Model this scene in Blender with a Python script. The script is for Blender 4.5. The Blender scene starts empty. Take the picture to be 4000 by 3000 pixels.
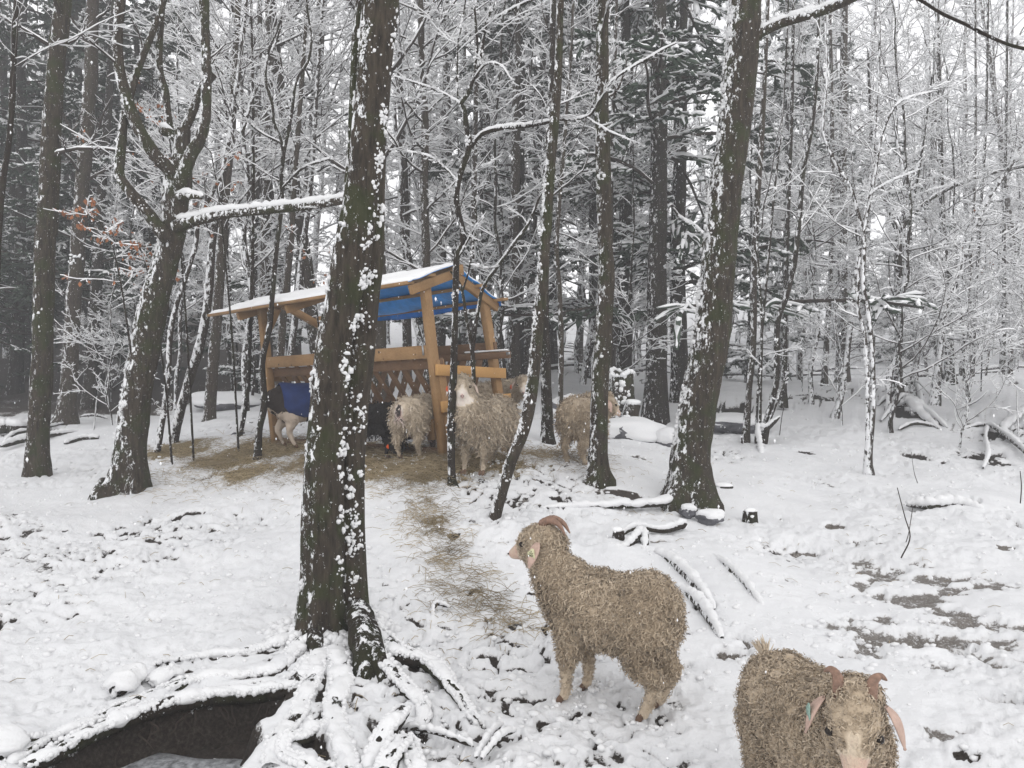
import bpy, math, random
import numpy as np
from mathutils import Vector

# ---------------------------------------------------------------- camera, sky, light, exposure
sc = bpy.context.scene
C = sc.collection
F, PITCH, CZ = 3140.0, math.radians(-2.0), 1.56          # focal length in pixels of the 4000 px photograph

cam_d = bpy.data.cameras.new('camera')
cam = bpy.data.objects.new('camera', cam_d)
C.objects.link(cam)
cam.location = (0, 0, CZ)
cam.rotation_euler = (math.radians(90) + PITCH, 0, 0)
cam_d.sensor_width = 36
cam_d.lens = 36 * F / 4000
cam_d.clip_start = 0.05
cam_d.clip_end = 600
sc.camera = cam

world = bpy.data.worlds.new('World')
sc.world = world
world.use_nodes = True
wn = world.node_tree
wn.nodes.clear()
w_out = wn.nodes.new('ShaderNodeOutputWorld')
w_bg = wn.nodes.new('ShaderNodeBackground')
w_sky = wn.nodes.new('ShaderNodeTexSky')
w_sky.sky_type = 'NISHITA'
w_sky.sun_disc = False
w_sky.sun_elevation = math.radians(35)
w_sky.sun_rotation = math.radians(160)
w_hsv = wn.nodes.new('ShaderNodeHueSaturation')
w_hsv.inputs['Saturation'].default_value = 0.10
w_mix = wn.nodes.new('ShaderNodeMix')
w_mix.data_type = 'RGBA'
w_mix.inputs[0].default_value = 0.72                     # cloud cover
w_mix.inputs[7].default_value = (12.6, 12.55, 12.6, 1)    # even cloud sheet
wn.links.new(w_sky.outputs[0], w_hsv.inputs['Color'])
wn.links.new(w_hsv.outputs[0], w_mix.inputs[6])
wn.links.new(w_mix.outputs[2], w_bg.inputs[0])
w_bg.inputs[1].default_value = 0.13
wn.links.new(w_bg.outputs[0], w_out.inputs[0])

sun_d = bpy.data.lights.new('sun', 'SUN')
sun_d.energy = 0.5
sun_d.angle = math.radians(40)
sun_d.color = (1.0, 0.98, 0.95)
sun = bpy.data.objects.new('sun', sun_d)
C.objects.link(sun)
sun.rotation_euler = (math.radians(50), 0, math.radians(20))

sc.view_settings.view_transform = 'Standard'
sc.view_settings.look = 'None'
sc.view_settings.gamma = 1
sc.view_settings.use_curve_mapping = False
sc.view_settings.exposure = -0.03
sc.cycles.max_bounces = 8
sc.cycles.diffuse_bounces = 5
sc.cycles.glossy_bounces = 2
sc.cycles.volume_bounces = 2
sc.cycles.transparent_max_bounces = 4

rng = np.random.default_rng(7)
random.seed(7)

# ---------------------------------------------------------------- geometry of the view
def unp(px, py, Y):
    """point of the place seen at photograph pixel (px,py), Y metres ahead"""
    a = (px - 2000) / F
    b = (1500 - py) / F
    d = np.array([a, math.cos(PITCH) - b * math.sin(PITCH), math.sin(PITCH) + b * math.cos(PITCH)])
    return d * (Y / d[1]) + np.array([0, 0, CZ])

# ---------------------------------------------------------------- noise (numpy)
def _hash(ix, iy, iz, seed):
    h = (ix.astype(np.int64) * 374761393 + iy.astype(np.int64) * 668265263 + iz.astype(np.int64) * 2147483647 + seed * 974634777) & 0xFFFFFFFF
    h = ((h ^ (h >> 13)) * 1274126177) & 0xFFFFFFFF
    h = ((h ^ (h >> 16)) * 2246822519) & 0xFFFFFFFF
    return ((h ^ (h >> 15)) & 0xFFFFFF) / float(0xFFFFFF)

def noise3(p, seed=0):
    p = np.asarray(p, float)
    i = np.floor(p)
    f = p - i
    u = f * f * f * (f * (f * 6 - 15) + 10)
    ix, iy, iz = i[..., 0], i[..., 1], i[..., 2]
    r = 0
    for dx in (0, 1):
        wx = u[..., 0] if dx else 1 - u[..., 0]
        for dy in (0, 1):
            wy = u[..., 1] if dy else 1 - u[..., 1]
            for dz in (0, 1):
                wz = u[..., 2] if dz else 1 - u[..., 2]
                r = r + wx * wy * wz * _hash(ix + dx, iy + dy, iz + dz, seed)
    return r * 2 - 1

def noise2(x, y, s, seed=0):
    p = np.stack([x * s, y * s, np.zeros_like(x) + seed * 7.31], -1)
    return noise3(p, seed)

def fbm2(x, y, s, o=3, seed=0, g=0.5):
    r, a = 0, 1.0
    for k in range(o):
        r = r + a * noise2(x, y, s * 2.03 ** k, seed + k)
        a *= g
    return r

def sstep(a, b, x):
    t = np.clip((x - a) / (b - a), 0, 1)
    return t * t * (3 - 2 * t)

# ---------------------------------------------------------------- ground
GC = [(2000, 3000, 3.0), (0, 3000, 3.0), (4000, 3000, 3.0), (0, 2400, 4.75), (2000, 2400, 4.7), (4000, 2400, 4.7), (1300, 2480, 4.45),
      (2250, 2700, 3.69), (450, 1900, 8), (140, 1870, 9), (270, 1650, 13), (0, 2000, 7), (0, 1620, 15), (500, 1612, 15.5), (600, 1780, 9.5),
      (900, 1790, 9.1), (1075, 1738, 9.4), (1735, 1787, 7.6), (1975, 1745, 8.3), (1300, 1765, 8.6), (1600, 1795, 7.5), (1768, 1900, 6.9), (1925, 2060, 6.2), (2340, 1865, 7.2),
      (2270, 1820, 7.9), (2690, 1960, 7.0), (2136, 1728, 9.5), (2188, 1678, 11), (2600, 1645, 12.5), (2913, 1719, 11), (3400, 1850, 9), (4000, 2000, 7.2),
      (3265, 1627, 12.5), (3800, 1700, 11.8), (3000, 1505, 16), (3500, 1500, 16), (4000, 1478, 16), (3000, 1490, 19), (3500, 1470, 20), (4000, 1440, 20),
      (3700, 1300, 35), (3700, 1200, 55), (3700, 1130, 90), (2400, 1450, 20), (2400, 1350, 35), (2400, 1250, 60), (2400, 1180, 90),
      (1200, 1450, 18), (1200, 1350, 28), (1200, 1250, 50), (1200, 1170, 90), (400, 1460, 22), (400, 1300, 34), (400, 1170, 60), (400, 1120, 90),
      (4500, 2000, 7.4), (4500, 1480, 17), (4500, 1250, 50), (-500, 2000, 7.2), (-500, 1600, 15), (-500, 1300, 32), (-500, 3000, 3), (4500, 3000, 3),
      (800, 2150, 5.9), (3000, 2200, 5.6), (2000, 1950, 6.6), (2000, 2200, 5.4), (1100, 2000, 6.9)]
_gp = np.array([unp(*g) for g in GC])
_gp = np.vstack([_gp, [[0, 0, 0], [-3, 0, 0], [3, 0, 0], [-1, -2, 0], [1, -2, 0]]])
def _dom(x, y):
    w = np.maximum(y, -2.2) + 3
    return np.stack([np.clip(x / w, -1.1, 1.1) * 1.6, np.log(w)], -1)
_gd = _dom(_gp[:, 0], _gp[:, 1])
def _tps(r2):
    return r2 * np.log(r2 + 1e-9) * 0.5
def _solve():
    n = len(_gd)
    K = _tps(((_gd[:, None] - _gd[None]) ** 2).sum(-1)) + np.eye(n) * 0.01
    Pm = np.hstack([np.ones((n, 1)), _gd])
    A = np.zeros((n + 3, n + 3))
    A[:n, :n] = K; A[:n, n:] = Pm; A[n:, :n] = Pm.T
    return np.linalg.solve(A, np.concatenate([_gp[:, 2], np.zeros(3)]))
_gw = _solve()
def base_z(x, y):
    x = np.atleast_1d(np.asarray(x, float)); y = np.atleast_1d(np.asarray(y, float))
    d = _dom(x.ravel(), y.ravel())
    out = np.empty(len(d))
    for a in range(0, len(d), 20000):
        q = d[a:a + 20000]
        out[a:a + 20000] = _tps(((q[:, None] - _gd[None]) ** 2).sum(-1)) @ _gw[:-3] + _gw[-3] + q @ _gw[-2:]
    return out.reshape(x.shape)

def on_ground(px, py):
    """where the line of sight through a pixel meets the ground"""
    lo, hi = 1.5, 80.0
    ys = np.exp(np.linspace(math.log(1.5), math.log(80), 400))
    pts = np.array([unp(px, py, Y) for Y in ys])
    g = base_z(pts[:, 0], pts[:, 1])
    k = np.argmax(pts[:, 2] < g)
    return pts[k] if k else pts[-1]

PIT = np.array([on_ground(*p)[:2] for p in [(100, 3010), (230, 2930), (400, 2845), (600, 2775), (800, 2730), (1000, 2712), (1105, 2735), (1085, 2800), (1010, 2850), (1030, 2910), (930, 3010)]]
               + [[-0.98, 2.45], [-1.75, 2.35]])
def poly_sd(x, y, P):
    """signed distance to a polygon, positive inside"""
    d = np.full(x.shape, 1e9)
    inside = np.zeros(x.shape, bool)
    n = len(P)
    for i in range(n):
        a, b = P[i], P[(i + 1) % n]
        e = b - a
        t = np.clip(((x - a[0]) * e[0] + (y - a[1]) * e[1]) / (e @ e), 0, 1)
        d = np.minimum(d, np.hypot(x - a[0] - t * e[0], y - a[1] - t * e[1]))
        c = ((a[1] > y) != (b[1] > y)) & (x < (b[0] - a[0]) * (y - a[1]) / (b[1] - a[1] + 1e-12) + a[0])
        inside ^= c
    return np.where(inside, d, -d)

def ground_z(x, y):
    x = np.atleast_1d(np.asarray(x, float)); y = np.atleast_1d(np.asarray(y, float))
    return base_z(x, y)

# bare patches, and shade painted into the holes among the roots: (px, py, half width px, half height px, depth m, colour index) 0 mud 1 straw 2 litter
PATCH = [(1290, 2590, 26, 24, .05, 0), (1425, 2615, 40, 34, .07, 0), (1650, 2640, 45, 22, .06, 0), (1700, 2700, 20, 22, .05, 0), (1560, 2735, 25, 22, .05, 0), (1620, 2785, 22, 18, .05, 0), (1195, 2925, 40, 24, .06, 0), (1480, 2965, 40, 34, .07, 0), (1265, 2825, 26, 14, .04, 0), (1835, 2800, 26, 14, .05, 0), (1075, 2620, 18, 10, .03, 0), (1215, 2640, 16, 12, .03, 0), (730, 2640, 40, 12, .03, 0), (1930, 2880, 26, 22, .06, 0),
         (3050, 2260, 20, 8, .03, 0), (3240, 2330, 18, 10, .04, 0), (3330, 2420, 22, 10, .04, 0), (3480, 2420, 50, 14, .04, 0), (3620, 2420, 40, 14, .04, 0), (3150, 2590, 20, 10, .04, 0), (3290, 2570, 16, 9, .04, 0), (3600, 2200, 40, 12, .03, 0), (3450, 2060, 24, 7, .03, 0), (3060, 2010, 20, 7, .03, 0), (2960, 2090, 24, 7, .03, 0), (2560, 2120, 30, 8, .03, 0), (2450, 2290, 24, 9, .03, 0), (2700, 2480, 30, 12, .04, 0), (2750, 2380, 28, 9, .04, 0), (3930, 2150, 40, 10, .03, 0), (1560, 2360, 34, 10, .03, 0), (1500, 2290, 30, 8, .03, 0), (1830, 2330, 26, 8, .03, 0), (2080, 2330, 22, 8, .03, 0),
         (420, 2165, 35, 20, .05, 0), (600, 2010, 25, 28, .06, 0), (720, 2020, 60, 14, .04, 0), (1770, 2115, 34, 16, .05, 0), (2170, 1960, 45, 14, .04, 0),
         (3150, 2125, 50, 12, .05, 0), (3120, 2150, 40, 12, .03, 0), (3275, 2055, 40, 10, .04, 0), (3400, 2120, 35, 14, .04, 0), (3370, 2275, 42, 14, .05, 0),
         (3430, 2220, 50, 22, .04, 0), (3560, 2330, 70, 22, .03, 0), (3400, 2490, 90, 36, .05, 0), (3560, 2500, 70, 30, .04, 0), (3700, 2280, 60, 30, .04, 0), (3850, 2290, 50, 22, .04, 0),
         (3850, 2480, 120, 40, .05, 0), (3750, 2420, 60, 25, .03, 0), (3700, 2620, 70, 28, .05, 0), (3950, 2600, 90, 40, .05, 0), (3900, 2740, 60, 16, .07, 0),
         (2905, 2510, 40, 30, .06, 0), (2850, 2570, 70, 22, .07, 0), (2670, 2620, 18, 14, .05, 0), (2180, 2450, 50, 12, .05, 0), (1870, 2670, 25, 16, .06, 0), (1880, 2790, 25, 18, .07, 0),
         (1950, 2830, 22, 20, .08, 0), (2020, 2860, 22, 14, .06, 0), (2140, 2840, 10, 10, .05, 0), (2300, 2900, 20, 22, .07, 0), (2030, 2960, 30, 30, .07, 0),
         (3750, 1760, 45, 14, .06, 0), (3600, 1780, 60, 14, .06, 0), (3850, 1780, 100, 30, .06, 0), (3900, 1700, 40, 14, .05, 0), (3480, 1590, 60, 20, .1, 0),
         (3140, 1775, 40, 8, .03, 0), (3550, 1990, 70, 14, .07, 0), (3790, 1990, 60, 9, .07, 0), (3990, 2050, 20, 40, .06, 0), (2870, 1600, 60, 20, .08, 0),
         (2050, 1970, 30, 10, .03, 2), (2700, 1870, 50, 10, .02, 2), (2430, 1915, 70, 10, .02, 2), (2500, 1800, 40, 8, .02, 2), (4000, 2760, 20, 10, .05, 0),
         (1180, 2500, 30, 10, .02, 0), (300, 2400, 20, 10, .03, 0), (10, 2430, 20, 30, .05, 0), (0, 2160, 22, 14, .05, 0), (60, 2020, 40, 16, .04, 0),
         (500, 2070, 22, 9, .03, 0), (270, 2075, 12, 8, .03, 0), (390, 2240, 12, 6, .03, 0), (2600, 2800, 12, 10, .04, 0), (3660, 2860, 60, 25, .03, 0), (3750, 2950, 50, 18, .03, 0)]
_pw = []
for (px, py, hx, hy, dep, ci) in PATCH:
    if px > 3300 and 2150 < py < 2700: hx, hy, dep = hx * 1.7, hy * 1.6, dep * .7
    c = on_ground(px, py); e = on_ground(px, py - hy); f = on_ground(px, py + hy)
    _pw.append((c[0], c[1], hx / F * c[1], max(0.03, abs(e[1] - f[1]) / 2), dep, ci))

HAYC = [(700, 1770, 260, .9), (1000, 1780, 330, 1.0), (1350, 1800, 420, 1.0), (1700, 1810, 330, 1.0), (1950, 1815, 260, .8), (2200, 1790, 170, .55), (1620, 1900, 150, .75), (1640, 1990, 110, .7),
        (1690, 2070, 100, .62), (1700, 2130, 95, .58), (1730, 2200, 95, .54), (1790, 2270, 90, .50), (1850, 2340, 85, .46), (1930, 2410, 80, .42), (2020, 2470, 80, .38), (1500, 1860, 220, .8), (1000, 1850, 260, .7), (820, 1900, 200, .4), (2100, 2440, 60, .35), (2180, 2560, 70, .4)]
_hw = [(on_ground(p, q)[:2], r / F * on_ground(p, q)[1] * .72, s) for p, q, r, s in HAYC]

ROOTS = [[(1440, 2470, .075, .10), (1500, 2535, .070, .08), (1565, 2571, .062, .075), (1655, 2598, .055, .06), (1723, 2650, .050, .045), (1765, 2707, .042, .02), (1815, 2770, .034, .0), (1870, 2830, .02, -.02)],
         [(1420, 2500, .06, .10), (1485, 2585, .052, .07), (1540, 2650, .045, .055), (1592, 2705, .042, .04), (1640, 2760, .038, .03), (1665, 2815, .032, .01), (1620, 2868, .025, -.015)],
         [(1170, 2480, .055, .05), (1085, 2525, .05, .04), (980, 2552, .042, .02), (860, 2560, .03, .0), (660, 2585, .012, .012), (600, 2600, .008, .0)],
         [(1180, 2530, .06, .05), (1076, 2634, .055, .02), (900, 2655, .050, .02), (700, 2695, .045, .02), (506, 2760, .042, .01), (320, 2840, .036, .005), (180, 2905, .03, .0), (0, 3010, .025, -.01)],
         [(1230, 2600, .06, .03), (1130, 2690, .062, .03), (1010, 2712, .055, .02), (800, 2735, .052, .02), (590, 2780, .052, .02), (400, 2850, .050, .015), (235, 2935, .045, .01), (110, 3010, .04, .0)],
         [(1310, 2560, .07, .04), (1330, 2680, .07, .03), (1310, 2800, .065, .02), (1330, 2920, .06, .01), (1370, 3040, .05, .0)],
         [(1260, 2560, .06, .04), (1200, 2720, .055, .035), (1150, 2830, .05, .03), (1080, 2920, .05, .02), (1060, 3020, .05, .0)],
         [(1250, 2850, .05, .03), (1190, 2900, .035, .04), (1120, 2910, .03, .05), (1110, 2960, .035, .03), (1200, 3000, .045, .02), (1290, 3030, .045, .02)],
         [(1574, 2825, .042, .10), (1530, 2870, .046, .085), (1490, 2920, .046, .06), (1455, 2985, .046, .02), (1440, 3040, .04, -.02)],
         [(1500, 3040, .05, .03), (1545, 2960, .055, .06), (1590, 2930, .05, .04), (1620, 2990, .045, .02), (1640, 3040, .04, .0)]]

def _root_lines():
    out = []
    for rt in ROOTS:
        A = []
        for (px, py, r, h) in rt:
            g = on_ground(px, py + (h * 500)); A.append([g[0], g[1], r, h])
        A = np.array(A); t = np.linspace(0, len(A) - 1, 14 * len(A)); k = np.arange(len(A))
        out.append(np.stack([np.interp(t, k, A[:, c]) for c in range(4)], -1))
    return np.vstack(out)
_RL = _root_lines()

def surface(x, y):
    """ground height, bare ground and painted pit shade, colour kind (straw, litter) at points"""
    z = ground_z(x, y)
    near = 1 / (1 + (np.maximum(y, 0) / 14) ** 2)
    z = z + 0.05 * fbm2(x, y, 0.9, 2, 11) * np.clip(y / 4, .35, 1.5)
    # trodden, clumpy snow
    n1 = fbm2(x, y, 5.5, 3, 21)
    rx = x + .1 * n1
    ry = y * 1.0 + .1 * fbm2(x, y, 4, 2, 27)
    pit = fbm2(rx, ry, 11, 2, 31)
    cover = fbm2(x, y, 0.55, 2, 41)
    hay = np.zeros_like(x)
    for (c, r, s) in _hw:
        q = np.hypot((x - c[0]), (y - c[1]) * 1.0) / r
        hay = np.maximum(hay, s * np.exp(-q ** 3 * .8))
    wob = fbm2(x, y, 3.0, 3, 51)
    hay = np.clip(hay + .25 * wob * (hay > .05), 0, 1)
    trod = sstep(-.5, .6, cover + .25)
    pit2 = fbm2(rx * 1.0, ry * 1.5, 19, 2, 33)
    ho = np.maximum(sstep(.30, .72, pit + .20 * cover), .9 * sstep(.36, .70, pit2 + .24 * cover))
    rough = .30 + .70 * sstep(-.35, .45, fbm2(x, y, .8, 2, 45))
    ho = ho * (.35 + .65 * rough)
    z = z + rough * (0.018 * n1 - 0.034 * ho * (0.35 + .65 * trod)) * np.clip(near * 1.6, .25, 1)
    z = z + 0.010 * rough * fbm2(x, y, 24, 2, 71) * near
    bare = ho * (0.35 + .65 * trod) * 0.74  # shade of pits and clump undersides, painted in as bare ground
    kind = np.zeros_like(x)
    wx = .05 * fbm2(x, y, 9, 2, 61); wy = .05 * fbm2(x, y, 9, 2, 66)
    for (cx, cy, rx_, ry_, dep, ci) in _pw:
        m = (np.abs(x - cx) < rx_ * 2.2 + .1) & (np.abs(y - cy) < ry_ * 2.2 + .1)
        if not m.any():
            continue
        q = np.sqrt(((x[m] - cx + wx[m]) / rx_) ** 2 + ((y[m] - cy + wy[m]) / ry_) ** 2) + .42 * wob[m] + .45 * n1[m] + .35 * pit2[m] + (.5 * fbm2(x[m] * .45, y[m] * 2.0, 6, 2, 101) if (cx > 1.0 and 3.2 < cy < 7) else 0)
        k = 1 - sstep(.55, 1.2, q)
        z[m] -= dep * k * .8
        bare[m] = np.maximum(bare[m], k * (.66 if (cx > 1.3 and 3.2 < cy < 6) else .92))
        if cx > 1.0 and 3.2 < cy < 7 and ci == 0:
            kind[m] = np.maximum(kind[m], .14 * (k > .05))
        if ci == 2:
            kind[m] = np.maximum(kind[m], k * .5)
    # mounds of hay under the feeder
    z = z + 0.03 * hay
    bare = np.maximum(bare, hay * 0.95)
    # dark leaf litter slope under the evergreens, back left
    g = sstep(14.0, 15.6, y + .6 * wob) * (1 - sstep(.0, .12, x / (np.maximum(y, 1) + 1) + .32))
    g = g * (1 - sstep(45, 70, y))
    bare = np.maximum(bare, g * (.80 + .16 * fbm2(x, y, 1.5, 3, 81)))
    kind = np.where(hay > .3, 1.0, np.maximum(kind, g * .5))
    # hollow with a frozen puddle at the near left
    m = (x < .3) & (y < 4.5) & (x > -3)
    sd = poly_sd(x[m] + .02 * n1[m], y[m] + .02 * wob[m], PIT)
    k = sstep(-.03, .10, sd)
    z[m] -= .205 * k
    bare[m] = np.where(sd > -.02, np.clip(.5 + k * .9, 0, 1), bare[m] * (sd < -.12))
    bare[m] = np.where(k > .985, np.where(sd > .22, .0, 1), bare[m])
    # ground snow heaped along the great roots
    m = np.where((x > -2.6) & (x < .5) & (y > 2.2) & (y < 5.0))[0]
    if len(m):
        hb = np.zeros(len(m))
        for a in range(0, len(m), 20000):
            ii = m[a:a + 20000]
            d2 = (x[ii][:, None] - _RL[None, :, 0]) ** 2 + (y[ii][:, None] - _RL[None, :, 1]) ** 2
            k = np.argmin(d2 / (_RL[None, :, 2] + .01) ** 2, 1)
            rr = _RL[k, 2]; dd = np.sqrt(d2[np.arange(len(ii)), k])
            side = (y[ii] < _RL[k, 1] + .01)
            hol = sstep(.75, 1.05, dd / rr) * (1 - sstep(1.5, 1.9, dd / rr)) * side * sstep(-.15, .35, fbm2(x[ii], y[ii], 3.2, 2, 97) + .12)  # sheltered soil strip, painted to give dark gaps under the roots
            bare[m[a:a + 20000]] = np.maximum(bare[m[a:a + 20000]], hol * .95)
            z[m[a:a + 20000]] -= hol * .03
            hb[a:a + 20000] = (rr * .30 + _RL[k, 3] * .1) * np.exp(-(dd / (rr * 1.35 + .012)) ** 2)
        sdm = poly_sd(x[m], y[m], PIT)
        z[m] += hb * (1 - sstep(-.04, .03, sdm)) * (1 + .25 * n1[m])
    # snow banked round the foot of the great tree
    q = np.hypot(x - _T1[0], y - _T1[1])
    z = z + .06 * np.exp(-(q / .42) ** 2) * (y < 4.7)
    return z, np.clip(bare, 0, 1), kind
_T1 = unp(1300, 2480, 4.45)

# ---------------------------------------------------------------- mesh helpers
def link(name, me, mat=None, parent=None):
    o = bpy.data.objects.new(name, me)
    C.objects.link(o)
    if parent is not None:
        o.parent = parent
    if mat is not None and me is not None and not me.materials:
        me.materials.append(mat)
    return o

def mesh(name, V, Fc, smooth=True):
    V = np.ascontiguousarray(V, np.float32).reshape(-1, 3)
    me = bpy.data.meshes.new(name)
    me.vertices.add(len(V))
    me.vertices.foreach_set('co', V.ravel())
    groups = Fc if isinstance(Fc, list) else [Fc]
    groups = [np.asarray(g, np.int32) for g in groups if len(g)]
    nl = sum(g.size for g in groups)
    me.loops.add(nl)
    me.loops.foreach_set('vertex_index', np.concatenate([g.ravel() for g in groups]))
    ns = np.concatenate([np.full(len(g), g.shape[1], np.int32) for g in groups])
    me.polygons.add(len(ns))
    st = np.concatenate([[0], np.cumsum(ns)[:-1]]).astype(np.int32)
    me.polygons.foreach_set('loop_start', st)
    if smooth:
        me.polygons.foreach_set('use_smooth', np.ones(len(ns), bool))
    me.update(calc_edges=True)
    return me

def attr(me, name, vals):
    a = me.attributes.new(name, 'FLOAT', 'POINT')
    a.data.foreach_set('value', np.ascontiguousarray(vals, np.float32))

class Bag:
    """collects vertices and faces"""
    def __init__(s): s.V = []; s.Q = []; s.T = []; s.n = 0; s.A = []
    def add(s, V, Fc, a=0.0):
        V = np.asarray(V, float).reshape(-1, 3)
        Fc = np.asarray(Fc)
        if not len(V): return s
        (s.Q if Fc.shape[1] == 4 else s.T).append(Fc + s.n)
        s.V.append(V); s.n += len(V)
        s.A.append(np.broadcast_to(np.asarray(a, float), (len(V),)))
        return s
    def mesh(s, name, smooth=True, at=None):
        V = np.vstack(s.V) if s.V else np.zeros((0, 3))
        g = []
        if s.Q: g.append(np.vstack(s.Q))
        if s.T: g.append(np.vstack(s.T))
        me = mesh(name, V, g, smooth)
        if at: attr(me, at, np.concatenate(s.A))
        return me

def unit(v):
    return v / (np.linalg.norm(v, axis=-1, keepdims=True) + 1e-12)

def frames(P):
    T = np.gradient(P, axis=1)
    T = unit(T)
    ref = np.zeros_like(T); ref[..., 0] = 1.0
    mean = np.abs(unit(P[:, -1:] - P[:, :1])[..., 0])
    ref[mean[:, 0] > .8] = (0, 1, 0)
    U = unit(ref - (ref * T).sum(-1, keepdims=True) * T)
    W = np.cross(T, U)
    return T, U, W

def tubes(P, R, sides=4, cap=False, flat=None, twist=0.0):
    """P (n,k,3) centre lines, R (n,k) radii -> vertices, quads"""
    P = np.asarray(P, float); R = np.asarray(R, float)
    if P.ndim == 2: P = P[None]; R = R[None]
    n, k, _ = P.shape
    T, U, W = frames(P)
    a = np.arange(sides) / sides * 2 * np.pi + twist
    ca, sa = np.cos(a), np.sin(a)
    V = P[:, :, None] + R[:, :, None, None] * (U[:, :, None] * ca[None, None, :, None] + W[:, :, None] * sa[None, None, :, None])
    if flat is not None:
        V[..., 2] = P[:, :, None, 2] + (V[..., 2] - P[:, :, None, 2]) * flat
    idx = np.arange(n * k * sides).reshape(n, k, sides)
    j = np.roll(np.arange(sides), -1)
    q = np.stack([idx[:, :-1], idx[:, :-1][:, :, j], idx[:, 1:][:, :, j], idx[:, 1:]], -1).reshape(-1, 4)
    return V.reshape(-1, 3), q

def resample(P, m, cols=None):
    """Catmull-Rom through the rows of P (any columns), m samples evenly by length"""
    P = np.asarray(P, float)
    if len(P) == 2:
        t = np.linspace(0, 1, m)[:, None]
        return P[0] * (1 - t) + P[1] * t
    A = np.vstack([2 * P[0] - P[1], P, 2 * P[-1] - P[-2]])
    out = []
    for i in range(1, len(A) - 2):
        t = np.linspace(0, 1, 16, endpoint=False)[:, None]
        p0, p1, p2, p3 = A[i - 1], A[i], A[i + 1], A[i + 2]
        out.append(.5 * ((2 * p1) + (-p0 + p2) * t + (2 * p0 - 5 * p1 + 4 * p2 - p3) * t ** 2 + (-p0 + 3 * p1 - 3 * p2 + p3) * t ** 3))
    out = np.vstack(out + [P[-1:]])
    d = np.concatenate([[0], np.cumsum(np.linalg.norm(np.diff(out[:, :3], axis=0), axis=1))])
    s = np.linspace(0, d[-1], m)
    return np.stack([np.interp(s, d, out[:, c]) for c in range(out.shape[1])], -1)

_t = (1 + 5 ** .5) / 2
ICO_V = unit(np.array([(-1, _t, 0), (1, _t, 0), (-1, -_t, 0), (1, -_t, 0), (0, -1, _t), (0, 1, _t), (0, -1, -_t), (0, 1, -_t), (_t, 0, -1), (_t, 0, 1), (-_t, 0, -1), (-_t, 0, 1)], float))
ICO_F = np.array([(0, 11, 5), (0, 5, 1), (0, 1, 7), (0, 7, 10), (0, 10, 11), (1, 5, 9), (5, 11, 4), (11, 10, 2), (10, 7, 6), (7, 1, 8), (3, 9, 4), (3, 4, 2), (3, 2, 6), (3, 6, 8), (3, 8, 9), (4, 9, 5), (2, 4, 11), (6, 2, 10), (8, 6, 7), (9, 8, 1)])
def subdiv(V, Fc):
    V = list(map(tuple, V)); mid = {}; out = []
    def m(a, b):
        k = (min(a, b), max(a, b))
        if k not in mid:
            p = unit((np.array(V[a]) + np.array(V[b])) / 2); V.append(tuple(p)); mid[k] = len(V) - 1
        return mid[k]
    for a, b, c in Fc:
        ab, bc, ca = m(a, b), m(b, c), m(c, a)
        out += [(a, ab, ca), (b, bc, ab), (c, ca, bc), (ab, bc, ca)]
    return np.array(V), np.array(out)
ICO1_V, ICO1_F = subdiv(ICO_V, ICO_F)
ICO2_V, ICO2_F = subdiv(ICO1_V, ICO1_F)

def blobs(cen, rad, bag, lump=.25, lvl=1, squash=None, seed=0, att=0.0):
    """many lumpy little balls; rad (n,) or (n,3)"""
    cen = np.asarray(cen, float); rad = np.asarray(rad, float)
    if rad.ndim == 1: rad = np.repeat(rad[:, None], 3, 1)
    BV, BF = (ICO_V, ICO_F) if lvl == 0 else (ICO1_V, ICO1_F) if lvl == 1 else (ICO2_V, ICO2_F)
    n = len(cen)
    if n == 0: return
    D = np.broadcast_to(BV, (n,) + BV.shape)
    nz = noise3(D * 1.6 + np.arange(n)[:, None, None] * 3.7, seed)
    V = cen[:, None] + D * rad[:, None] * (1 + lump * nz[..., None])
    Fc = (BF[None] + (np.arange(n) * len(BV))[:, None, None]).reshape(-1, 3)
    bag.add(V.reshape(-1, 3), Fc, np.repeat(np.broadcast_to(att, (n,)), len(BV)) if np.ndim(att) else att)

def box_between(a, b, w, h, up=(0, 0, 1), ext=0.0):
    """board from a to b; w across, h along up"""
    a = np.asarray(a, float); b = np.asarray(b, float)
    t = unit(b - a); a = a - t * ext; b = b + t * ext
    up = np.asarray(up, float); up = unit(up - (up @ t) * t); s = np.cross(t, up)
    V = []
    for p in (a, b):
        for i, j in ((-1, -1), (1, -1), (1, 1), (-1, 1)):
            V.append(p + s * w / 2 * i + up * h / 2 * j)
    Fc = [(0, 1, 2, 3), (7, 6, 5, 4), (0, 4, 5, 1), (1, 5, 6, 2), (2, 6, 7, 3), (3, 7, 4, 0)]
    return np.array(V), np.array(Fc)

def thing(name, label, cat, loc=(0, 0, 0), group=None):
    o = bpy.data.objects.new(name, None)
    C.objects.link(o)
    o.location = loc
    o.empty_display_size = .2
    tag(o, label, cat, group)
    return o

def tag(o, label=None, cat=None, group=None, kind=None):
    if label: o['label'] = label
    if cat: o['category'] = cat
    if group: o['group'] = group
    if kind: o['kind'] = kind
    return o

# ---------------------------------------------------------------- materials
def mat_new(name, rough=.8):
    m = bpy.data.materials.new(name)
    m.use_nodes = True
    b = m.node_tree.nodes['Principled BSDF']
    b.inputs['Roughness'].default_value = rough
    b.inputs['Specular IOR Level'].default_value = .25
    return m, m.node_tree, b

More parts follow.
